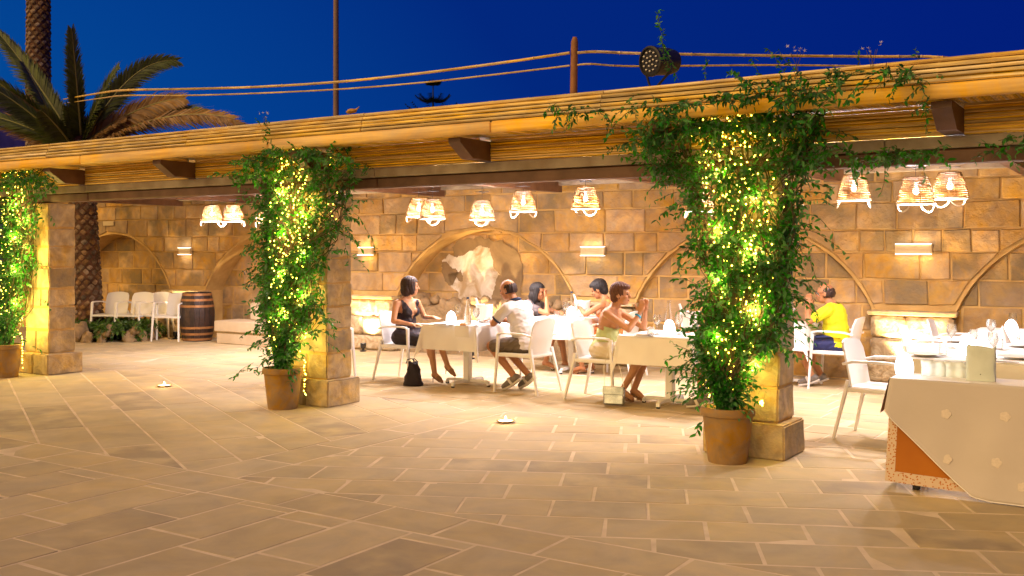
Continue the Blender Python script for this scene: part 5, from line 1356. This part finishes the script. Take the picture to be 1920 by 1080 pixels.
# ------------------------------------------------------------------ people
def voxel(mb, name, m_, vox=.008, it=4, trim=None, offset=None, parent=None):
    me = bpy.data.meshes.new(name); me.from_pydata(mb.v, [], mb.f); ob = bpy.data.objects.new(name, me); COL.objects.link(ob)
    r = ob.modifiers.new('r', 'REMESH'); r.mode = 'VOXEL'; r.voxel_size = vox; r.use_smooth_shade = True
    s = ob.modifiers.new('s', 'SMOOTH'); s.factor = .5; s.iterations = it
    dg = bpy.context.evaluated_depsgraph_get(); nm = bpy.data.meshes.new_from_object(ob.evaluated_get(dg))
    ob.modifiers.clear(); ob.data = nm; bpy.data.meshes.remove(me); nm.name = name
    if trim:
        bm = bmesh.new(); bm.from_mesh(nm); kill = [f for f in bm.faces if trim(f.calc_center_median())]
        bmesh.ops.delete(bm, geom=kill, context='FACES'); bm.to_mesh(nm); bm.free()
    amp = {'shirt': .006, 'dress': .0035, 'top': .0035, 'skirt': .005, 'shorts': .005}.get(name, 0)
    if amp or name == 'hair':
        n_ = len(nm.vertices); co = np.empty(n_ * 3, dtype=np.float32); no = np.empty(n_ * 3, dtype=np.float32)
        nm.vertices.foreach_get('co', co); nm.vertices.foreach_get('normal', no); co = co.reshape(-1, 3); no = no.reshape(-1, 3); x_, y_, z_ = co[:, 0], co[:, 1], co[:, 2]
        if amp:        # folds in the cloth
            w1 = np.sin(x_ * 31 + z_ * 42 + 1.7 * np.sin(y_ * 23 + x_ * 9)); w2 = np.sin(y_ * 37 - z_ * 51 + 2.1 * np.sin(x_ * 27 + 1)); w3 = np.sin(x_ * 71 + y_ * 63 + z_ * 80 + 1.5 * w1)
            d_ = amp * (.75 * (1 - 2 * np.abs(w1)) * (w2 * .5 + .5) + .22 * w3)
        else:          # strands of hair
            a_ = np.arctan2(y_ - offset.y, x_ - offset.x); d_ = .0030 * np.sin(a_ * 17 + z_ * 30 + 2 * np.sin(z_ * 23)) + .0026 * np.sin(a_ * 41 + 2.5 * np.sin(z_ * 31 + a_ * 3)) + .0015 * np.sin(a_ * 83)
        co += no * d_[:, None]; nm.vertices.foreach_set('co', co.ravel())
    nm.materials.clear(); nm.materials.append(m_); nm.polygons.foreach_set('use_smooth', [True] * len(nm.polygons)); nm.update()
    ob.parent = parent; return ob
def V(*a): return Vector(a)
def hand(mb, w_, d, nrm, curl=.5, side=1):
    d = d.normalized(); nrm = (nrm - d * nrm.dot(d)).normalized(); sd = d.cross(nrm) * side
    q = Matrix((d, sd, nrm)).transposed(); mb.ell(w_ + d * .045, (.050, .040, .017), q)
    for k, (o, L_) in enumerate(((-.029, .060), (-.010, .070), (.010, .066), (.028, .052))):
        p = w_ + d * .078 + sd * o; dd = d.copy()
        for s in range(3):
            dd = (dd - nrm * curl * .55).normalized(); p2 = p + dd * L_ * (.42, .33, .27)[s]; mb.cap(p, p2, .0092 - s * .0006, .0086 - s * .0006, 8); p = p2
    p = w_ + d * .025 - sd * .030; dd = (d * .7 - sd * .7 - nrm * .25).normalized(); p2 = p + dd * .038; mb.cap(p, p2, .012, .0105, 8); dd = (dd + d * .5 - nrm * curl * .3).normalized(); mb.cap(p2, p2 + dd * .03, .0105, .009, 8)
def person(x, y, rz, lab, P):
    t = empty('person', (x, y, 0), rz, lab, 'person'); male = P['male']; W = .205 if male else .172
    p0 = V(0, 0, .545); N = P['N']; H = P['H']; sp_ = N - p0; q = sp_.to_track_quat('Z', 'Y').to_matrix()
    tw = Matrix.Rotation(P.get('twist', 0), 3, 'Z'); ax = q @ V(1, 0, 0)
    # keep the spine frame's depth axis forward
    fwd = V(1, 0, 0); zz = sp_.normalized(); xx = (fwd - zz * fwd.dot(zz)).normalized(); yy = zz.cross(xx); q = Matrix((xx, yy, zz)).transposed()
    SL = N + tw @ V(0, W, 0) - zz * .055; SR = N + tw @ V(0, -W, 0) - zz * .055
    def torso(mb, g=0.0, top=True):
        mb.ell(p0 + V(-.01, 0, -.01), (.125 + g, .175 + g, .12 + g), None)
        mb.ell(p0.lerp(N, .34), (.108 + g + (.02 if male else 0), .150 + g if male else .130 + g, .16 + g), q)
        mb.ell(p0.lerp(N, .68) - xx * .01, (.118 + g, (.172 if male else .148) + g, .165 + g), q @ tw if False else q)
        if not male:
            for s in (-1, 1): mb.ell(p0.lerp(N, .66) + xx * .085 + yy * s * .068, (.048 + g * .8, .055 + g * .8, .052 + g * .8), q)
        if top: mb.cap(SL - yy * .02, SR + yy * .02, .050 + g, .050 + g)
    body = MB(); torso(body)
    hd = Matrix.Rotation(P.get('yaw', 0), 3, 'Z') @ Matrix.Rotation(P.get('pitch', 0), 3, 'Y')
    nb = H + hd @ V(-.025, 0, -.07); body.cap(N - zz * .03, nb, .056 if male else .047, .052 if male else .043)
    body.cap(N + yy * .10 - zz * .035, N + zz * .02 - xx * .01, .035, .045); body.cap(N - yy * .10 - zz * .035, N + zz * .02 - xx * .01, .035, .045)
    def hl(*a): return H + hd @ V(*a)
    body.ell(hl(-.008, 0, .022), (.097, .077, .098), hd); body.ell(hl(.030, 0, -.045), (.060, .056, .066), hd); body.ell(hl(.055, 0, -.082), (.030, .030, .022), hd)
    body.cap(hl(.086, 0, .018), hl(.106, 0, -.022), .009, .013, 8); body.ell(hl(.080, 0, -.054), (.016, .024, .010), hd); body.ell(hl(.072, 0, .032), (.020, .052, .012), hd)
    for s in (-1, 1): body.ell(hl(-.005, s * .078, -.005), (.020, .010, .032), hd); body.ell(hl(.062, s * .038, -.025), (.024, .022, .022), hd)
    arms = []
    for (S, (E, Wr, hdir, hn, curl), s) in ((SL, P['armL'], 1), (SR, P['armR'], -1)):
        k = 1.0 if male else .84
        body.cap(S, E, .052 * k, .040 * k); body.cap(E, Wr, .040 * k, .026 * k); body.ell(E.lerp(Wr, .28), (.041 * k, .041 * k, .06), (Wr - E).to_track_quat('Z', 'Y').to_matrix())
        hand(body, Wr, hdir, hn, curl, s); arms.append((S, E, Wr))
    legs = []
    for (K, A, toe, s) in ((*P['legL'], 1), (*P['legR'], -1)):
        hip = V(.0, s * .095, .53); k = 1.0 if male else .9
        body.cap(hip, K, .088 * k, .060 * k); body.cap(K, A, .056 * k, .036 * k); body.ell(K.lerp(A, .30) + V(-.015, 0, 0), (.056 * k, .054 * k, .11), (A - K).to_track_quat('Z', 'Y').to_matrix())
        fd = (toe - A); body.cap(A + V(0, 0, -.01), A.lerp(toe, .5), .034, .030); body.cap(A.lerp(toe, .45), toe, .032, .022); body.ell(A - fd.normalized() * .02 + V(0, 0, -.03), (.032, .030, .032)); legs.append((hip, K, A, toe))
    voxel(body, 'body', P['skin'], .0068, 3, parent=t)
    for s in (-1, 1):
        o = MB().ell((0, 0, 0), (.006, .011, .0065), nu=10, nv=6).build('eye', M_EYE, t, angle=0); o.location = hl(.0835, s * .031, .010); o.rotation_euler = hd.to_euler()
        o = MB().tube([(0, -.014, 0), (.003, 0, .003), (0, .014, 0)], .0025, 5).build('eyebrow', P['hairm'], t, angle=0); o.location = hl(.088, s * .031, .030); o.rotation_euler = hd.to_euler()
    o = MB().ell((0, 0, 0), (.006, .021, .0065), nu=10, nv=6).build('lips', M_LIP, t, angle=0); o.location = hl(.0925, 0, -.055); o.rotation_euler = hd.to_euler()
    # hair
    hm_ = MB(); ht = P['hair']; inv = hd.transposed()
    if ht == 'balding':
        hm_.ell(hl(-.016, 0, .010), (.100, .084, .094), hd); tr = lambda c: (lambda r: r.x > .012 or r.z < -.045 or (r.z > .062 - .0 * r.x) or r.z > .085)(inv @ (c - H))
    elif ht == 'short':
        hm_.ell(hl(-.012, 0, .030), (.102, .084, .100), hd); tr = lambda c: (lambda r: (r.x > .040 and r.z < .072) or (r.x > -.0 and r.z < .012) or r.z < -.05)(inv @ (c - H))
    elif ht == 'crop':
        hm_.ell(hl(-.016, 0, .040), (.112, .094, .105), hd); hm_.ell(hl(-.055, 0, -.02), (.062, .072, .072), hd); hm_.ell(hl(.05, .0, .085), (.05, .06, .035), hd)
        tr = lambda c: (lambda r: (r.x > .050 and r.z < .062) or (r.x > .01 and r.z < -.0 and abs(r.y) < .075))(inv @ (c - H))
    elif ht == 'bob':
        hm_.ell(hl(-.014, 0, .036), (.112, .096, .104), hd); hm_.ell(hl(-.050, 0, -.035), (.072, .098, .085), hd)
        for s in (-1, 1): hm_.ell(hl(.005, s * .078, -.02), (.042, .024, .075), hd)
        tr = lambda c: (lambda r: (r.x > .040 and r.z < .066 and abs(r.y) < .072))(inv @ (c - H))
    else:
        hm_.ell(hl(-.012, 0, .032), (.108, .092, .102), hd); hm_.ell(hl(-.045, 0, -.07), (.068, .094, .13), hd)
        for s in (-1, 1): hm_.ell(hl(.0, s * .072, -.05), (.042, .024, .11), hd)
        tr = lambda c: (lambda r: (r.x > .038 and r.z < .066 and abs(r.y) < .070))(inv @ (c - H))
    voxel(hm_, 'hair', P['hairm'], .0065, 3, trim=tr, offset=H, parent=t)
    # clothes
    P['dress'](t, dict(torso=torso, N=N, zz=zz, xx=xx, yy=yy, arms=arms, legs=legs, hl=hl, hd=hd, SL=SL, SR=SR, p0=p0, H=H, W=W))
    return t
def rel_front(c, J): r = c - J['N']; return r.dot(J['xx']), r.dot(J['yy']), r.dot(J['zz'])
def skirt_mb(J, reach, r0, r1, drop=0.0):
    mb = MB(); mb.ell(J['p0'] + V(-.01, 0, -.02), (.150, .195, .12))
    for (hip, K, A, toe) in J['legs']: mb.cap(hip, hip.lerp(K, reach), r0, r1)
    (h1, k1, *_), (h2, k2, *_) = J['legs']; mb.cap(h1.lerp(k1, .2).lerp(h2.lerp(k2, .2), .5), h1.lerp(k1, reach).lerp(h2.lerp(k2, reach), .5) + V(0, 0, -drop), r0 * .95, r1 * .9); return mb
def dress_black(t, J):
    mb = MB(); J['torso'](mb, .012)
    def tr(c):
        f, s, u = rel_front(c, J)
        if u > -.01: return True
        if f > -.02 and abs(s) < (u + .26) * .42 and u > -.26: return True      # the V neckline
        if abs(s) > .135 and u > -.17: return True                               # bare shoulders
        if abs(s) < .060 and u > -.06 and f < 0: return True
        return False
    voxel(mb, 'dress', M_BLACKF, .0075, 4, tr, parent=t)
    mb = skirt_mb(J, .93, .105, .082, .02); mb.cap(V(.34, -.02, .50), V(.50, -.06, .40), .075, .030); mb.cap(V(.40, .04, .50), V(.56, .02, .44), .06, .035); voxel(mb, 'skirt', M_BLACKF, .0085, 4, parent=t)
    for (hip, K, A, toe) in J['legs']:
        fd = (toe - A).normalized(); hb = A - fd * .03 + V(0, 0, -.045); m = MB(); m.cap(A.lerp(toe, .62), toe + fd * .02, .034, .018); m.cap(A + V(0, 0, -.035) - fd * .01, A.lerp(toe, .7) + V(0, 0, -.02), .030, .024); voxel(m, 'shoe', M_HEEL, .006, 2, parent=t)
        MB().tube([hb, hb + V(-.005, 0, -.085)], [.009, .0035], 7).build('heel', M_HEEL, t)
def tee(m_, trimm=None, band=None, collar=None, sleeve=.62, loose=.022):
    def f(t, J):
        mb = MB(); J['torso'](mb, loose); mb.ell(J['p0'] + V(-.02, 0, -.02), (.155, .195, .11))
        for (S, E, Wr) in J['arms']: mb.cap(S, S.lerp(E, sleeve), .070, .064)
        N, yy, zz, xx = J['N'], J['yy'], J['zz'], J['xx']; mb.cap(N + yy * .09 - zz * .03, N - yy * .09 - zz * .03, .062, .062)
        def tr(c):
            f_, s, u = rel_front(c, J)
            if u > .005 and abs(s) < .085: return True
            return c.z < .485
        voxel(mb, 'shirt', m_, .0085, 3, tr, parent=t)
        if band:
            for (S, E, Wr) in J['arms']:
                d = (E - S).normalized(); c = S.lerp(E, sleeve) + d * .030; m = MB(); m.tube([c - d * .012, c, c + d * .012], [.064, .065, .062], 16, caps=False); o = m.build('sleeve_band', band, t, angle=0); s_ = o.modifiers.new('s', 'SOLIDIFY'); s_.thickness = .004
        if collar:
            m = MB(); pts = [N + zz * (.030) + xx * .058 * math.cos(a) + yy * .064 * math.sin(a) - xx * .008 for a in [2 * PI * k / 20 for k in range(20)]]; m.tube(pts, .014, 6, closed=True, flat=1.6); m.build('collar', collar, t, angle=0)
    return f
def shorts(m_, t, J, reach=.80, shoe=M_SHOE):
    mb = MB(); mb.ell(J['p0'] + V(-.01, 0, -.03), (.145, .190, .105))
    for (hip, K, A, toe) in J['legs']: mb.cap(hip, hip.lerp(K, reach), .104, .086)
    voxel(mb, 'shorts', m_, .0085, 3, parent=t)
    for (hip, K, A, toe) in J['legs']:
        fd = (toe - A); fn = fd.normalized(); dn = V(0, 0, -1); dn = (dn - fn * dn.dot(fn)).normalized()
        m = MB(); m.cap(A + V(0, 0, -.0) - fn * .012 + dn * .02, A.lerp(toe, .55) + dn * .012, .046, .042); m.cap(A.lerp(toe, .5) + dn * .01, toe, .044, .032); m.cap(A - fn * .01 + dn * .035, A - fn * .03 + dn * .03, .036, .034); voxel(m, 'shoe', shoe, .0065, 3, parent=t)
        m = MB(); a = A - fn * .055 + dn * .068; b = toe + fn * .028 + dn * .024; mid = a.lerp(b, .55) + dn * .014; m.bar(a, mid, .070, .022, up=dn); m.bar(mid, b, .078, .022, up=dn, w1=.05); m.build('sole', M_SOLE, t)
        m = MB(); c = A.lerp(toe, .35) - dn * .018; sdv = fn.cross(dn); m.bar(c - sdv * .046 + dn * .03, c + sdv * .046 + dn * .03, .03, .09, up=dn); m.build('shoe_stripe', M_SOLE, t)
def man_white(t, J):
    tee(M_WHITEF, band=M_NAVY, collar=M_NAVY)(t, J); shorts(M_KHAKI, t, J, .86)
def man_yellow(t, J):
    tee(M_YELLOW, collar=None)(t, J); shorts(M_BLUES, t, J, .80)
    hl = J['hl']; m = MB()
    for s in (-1, 1):
        m.tube([hl(.100, s * .033 + .024 * math.cos(a), .010 + .017 * math.sin(a)) for a in [2 * PI * k / 14 for k in range(14)]], .0022, 5, closed=True); m.tube([hl(.098, s * .056, .014), hl(.0, s * .084, .012)], .0022, 5)
    m.tube([hl(.102, -.010, .013), hl(.102, .010, .013)], .0022, 5); m.build('glasses', M_SPECS, t)
def top_grey(t, J):
    tee(M_GREY, loose=.014, sleeve=.5)(t, J); mb = skirt_mb(J, .70, .100, .085); voxel(mb, 'skirt', M_GREY, .0085, 3, parent=t)
def strap_top(m_, skirt_m, straps=True, low=-.16, band=None):
    def f(t, J):
        mb = MB(); J['torso'](mb, .012)
        def tr(c):
            f_, s, u = rel_front(c, J)
            if straps and .055 < abs(s) < .095 and u < .005 and c.z > .5: return False
            return u > low - (.05 if f_ < 0 else 0)
        voxel(mb, 'top', m_, .0075, 3, tr, parent=t); mb = skirt_mb(J, .88, .104, .084); voxel(mb, 'skirt', skirt_m, .0085, 3, parent=t)
        if band:
            (S, E, Wr) = J['arms'][1]; d = (E - Wr).normalized(); c = Wr + d * .045; sd = d.orthogonal().normalized(); s2 = d.cross(sd)
            MB().tube([c + (sd * math.cos(a) + s2 * math.sin(a)) * .030 for a in [2 * PI * k / 18 for k in range(18)]], .0065, 6, closed=True, flat=1.8).build('wristband', M_BLUE, t, angle=0)
        for (hip, K, A, toe) in J['legs']:
            fn = (toe - A).normalized(); m = MB(); m.bar(A - fn * .05 + V(0, 0, -.072), toe + V(0, 0, -.028), .066, .014); m.bar(A.lerp(toe, .55) + V(0, -.03, -.045), A.lerp(toe, .55) + V(0, .03, -.045), .03, .03); m.build('sandal', M_HEEL, t)
    return f
DOWN = V(0, 0, -1); UP = V(0, 0, 1)
person(-7.95, 9.86, R(-3), 'woman in a black V neck dress seated at the first table, head turned away', dict(male=False, skin=M_SKIN, N=V(.03, 0, 1.005), H=V(.075, .01, 1.15), yaw=R(52), pitch=R(0), hair='bob', hairm=M_HAIRB,
    armL=(V(.10, .25, .76), V(.33, .16, .775), V(1, -.5, 0), UP, .3), armR=(V(.02, -.24, .74), V(.24, -.14, .70), V(1, .3, 0), UP, .4),
    legL=(V(.47, .03, .60), V(.66, .02, .22), V(.78, .0, .12)), legR=(V(.46, -.07, .505), V(.56, -.10, .125), V(.68, -.12, .045)), dress=dress_black, twist=R(-8)))
person(-6.12, 9.80, R(178), 'man in a white shirt and brown shorts leaning on the first table', dict(male=True, skin=M_SKIN2, N=V(.17, 0, 1.0), H=V(.265, .01, 1.145), yaw=R(8), pitch=R(14), hair='balding', hairm=M_HAIRB,
    armL=(V(.30, .25, .775), V(.46, .06, .80), V(.3, -1, .1), DOWN, .5), armR=(V(.32, -.24, .775), V(.50, -.05, .80), V(.3, 1, .1), UP, .5),
    legL=(V(.40, .15, .50), V(.10, .12, .17), V(.24, .13, .05)), legR=(V(.42, -.10, .50), V(.02, -.06, .17), V(.15, -.07, .05)), dress=man_white))
person(-7.26, 11.62, R(2), 'young woman with long dark hair in a grey top, hand at her mouth', dict(male=False, skin=M_SKIN2, N=V(.08, 0, .915), H=V(.16, 0, 1.045), yaw=R(8), pitch=R(8), hair='long', hairm=M_HAIRK,
    armL=(V(.30, .22, .765), V(.50, .04, .775), V(.5, -1, 0), UP, .3), armR=(V(.40, -.17, .775), V(.33, -.07, .965), V(-.5, .5, .6), V(-1, 0, 0), .7),
    legL=(V(.44, .12, .52), V(.52, .10, .10), V(.66, .10, .04)), legR=(V(.46, -.10, .52), V(.30, -.04, .12), V(.43, -.02, .05)), dress=top_grey))
person(-5.95, 11.60, R(182), 'dark haired woman in an orange top bending over her plate at the middle table', dict(male=False, skin=M_SKIN2, N=V(.11, 0, .96), H=V(.205, 0, 1.095), yaw=R(10), pitch=R(22), hair='crop', hairm=M_HAIRK,
    armL=(V(.28, .24, .79), V(.46, .09, .885), V(.7, -.5, .3), UP, .7), armR=(V(.30, -.20, .78), V(.48, -.06, .90), V(.5, .6, .2), UP, .6),
    legL=(V(.45, .12, .52), V(.40, .10, .10), V(.53, .10, .04)), legR=(V(.45, -.12, .52), V(.36, -.10, .10), V(.49, -.10, .04)), dress=strap_top(M_PEACH, M_PEACH)))
person(-5.12, 9.76, R(3), 'auburn haired woman in pale green with clasped hands and a turquoise wristband', dict(male=False, skin=M_SKIN, N=V(.12, 0, .985), H=V(.20, 0, 1.125), yaw=R(4), pitch=R(0), hair='crop', hairm=M_HAIRR,
    armL=(V(.40, .16, .775), V(.46, .05, .955), V(.1, -.35, 1), V(0, -1, 0), .8), armR=(V(.37, -.19, .775), V(.45, -.07, .945), V(.1, .4, 1), V(0, 1, 0), .8),
    legL=(V(.50, .06, .56), V(.36, -.02, .12), V(.47, -.04, .05)), legR=(V(.50, -.12, .50), V(.27, -.13, .12), V(.40, -.16, .045)), dress=strap_top(M_LIME, M_CREAM, False, -.20, True)))
person(-3.50, 9.74, R(180), 'seated person behind the nearest ivy, only a forearm showing on the table', dict(male=True, skin=M_SKIN2, N=V(.04, 0, 1.01), H=V(.09, 0, 1.16), yaw=0, pitch=0, hair='short', hairm=M_HAIRB,
    armL=(V(.22, .22, .78), V(.50, .10, .785), V(1, -.2, 0), UP, .3), armR=(V(.15, -.23, .78), V(.44, -.10, .785), V(1, .2, 0), UP, .3),
    legL=(V(.45, .12, .52), V(.44, .12, .12), V(.58, .12, .05)), legR=(V(.45, -.12, .52), V(.42, -.12, .12), V(.56, -.12, .05)), dress=lambda t, J: (tee(M_PEACH)(t, J), shorts(M_KHAKI, t, J))))
person(-3.22, 11.98, R(180), 'balding man with glasses in a yellow shirt and blue shorts seated at the right', dict(male=True, skin=M_SKIN2, N=V(.07, 0, .965), H=V(.145, 0, 1.095), yaw=R(6), pitch=R(4), hair='balding', hairm=M_HAIRB,
    armL=(V(.27, .22, .775), V(.34, .07, .955), V(-.1, -.5, 1), V(0, -1, 0), .8), armR=(V(.30, -.20, .775), V(.35, -.05, .955), V(-.1, .5, 1), V(0, 1, 0), .8),
    legL=(V(.44, .11, .50), V(.28, .06, .12), V(.42, .07, .045)), legR=(V(.44, -.12, .50), V(.22, -.10, .12), V(.36, -.10, .045)), dress=man_yellow))

# bags
p = at_z(774, 723, 0); bg_ = empty('handbag', p, R(20), 'soft black leather tote bag on the floor beside the white chair', 'bag')
vs = []; fs = []; n = 28
for j in range(11):
    q = j / 10; wx = .115 * (1 - .55 * q ** 1.4) + .006 * math.sin(j * 2); wy = .062 * (1 - .6 * q)
    for k in range(n):
        a = 2 * PI * k / n; vs.append((wx * math.copysign(abs(math.cos(a)) ** .6, math.cos(a)) + .006 * math.sin(a * 4 + j) + .012 * q, wy * math.copysign(abs(math.sin(a)) ** .6, math.sin(a)) + .006 * math.sin(a * 5 + j * .7), .275 * q + (.02 * math.sin(a * 2) if j == 10 else 0)))
for j in range(10):
    for k in range(n): fs.append((j * n + k, j * n + (k + 1) % n, (j + 1) * n + (k + 1) % n, (j + 1) * n + k))
fs += [tuple(reversed(range(n))), tuple(range(10 * n, 11 * n))]
MB().add(vs, fs).build('bag_body', M_BLACKF, bg_, angle=0)
for s in (-1, 1): MB().tube([(s * .04 - .04, s * .01, .26), (s * .03 - .03, s * .03, .31), (.0, s * .035, .325), (.05, s * .03, .28), (.055, s * .01, .25)], .006, 6).build('handle', M_BLACKR, bg_)
p = at_z(1149, 762, 0); pb = empty('purse', (p.x, p.y + .03, 0), R(12), 'small silver purse on a chain beside the chair of the woman in pale green', 'purse')
MB().box((0, 0, .105), (.225, .055, .19), Matrix.Rotation(R(-6), 3, 'X'), bev=.018).build('purse_body', M_SILVER, pb)
MB().box((0, -.040, .165), (.215, .010, .085), Matrix.Rotation(R(-6), 3, 'X'), bev=.004).build('flap', M_SILVER, pb)
MB().tube([(-.11, -.04, .12), (-.11, -.045, .205), (.11, -.045, .205), (.11, -.04, .12)], .003, 5).build('frame', M_CHAIN, pb)
for s in (-1, 1):
    MB().tube([(s * .105, 0, .20), (s * .085 - .03, .02, .40), (-.06 + s * .01, .03, .56), (-.075, .03, .64)], .003, 5).build('chain', M_CHAIN, pb)
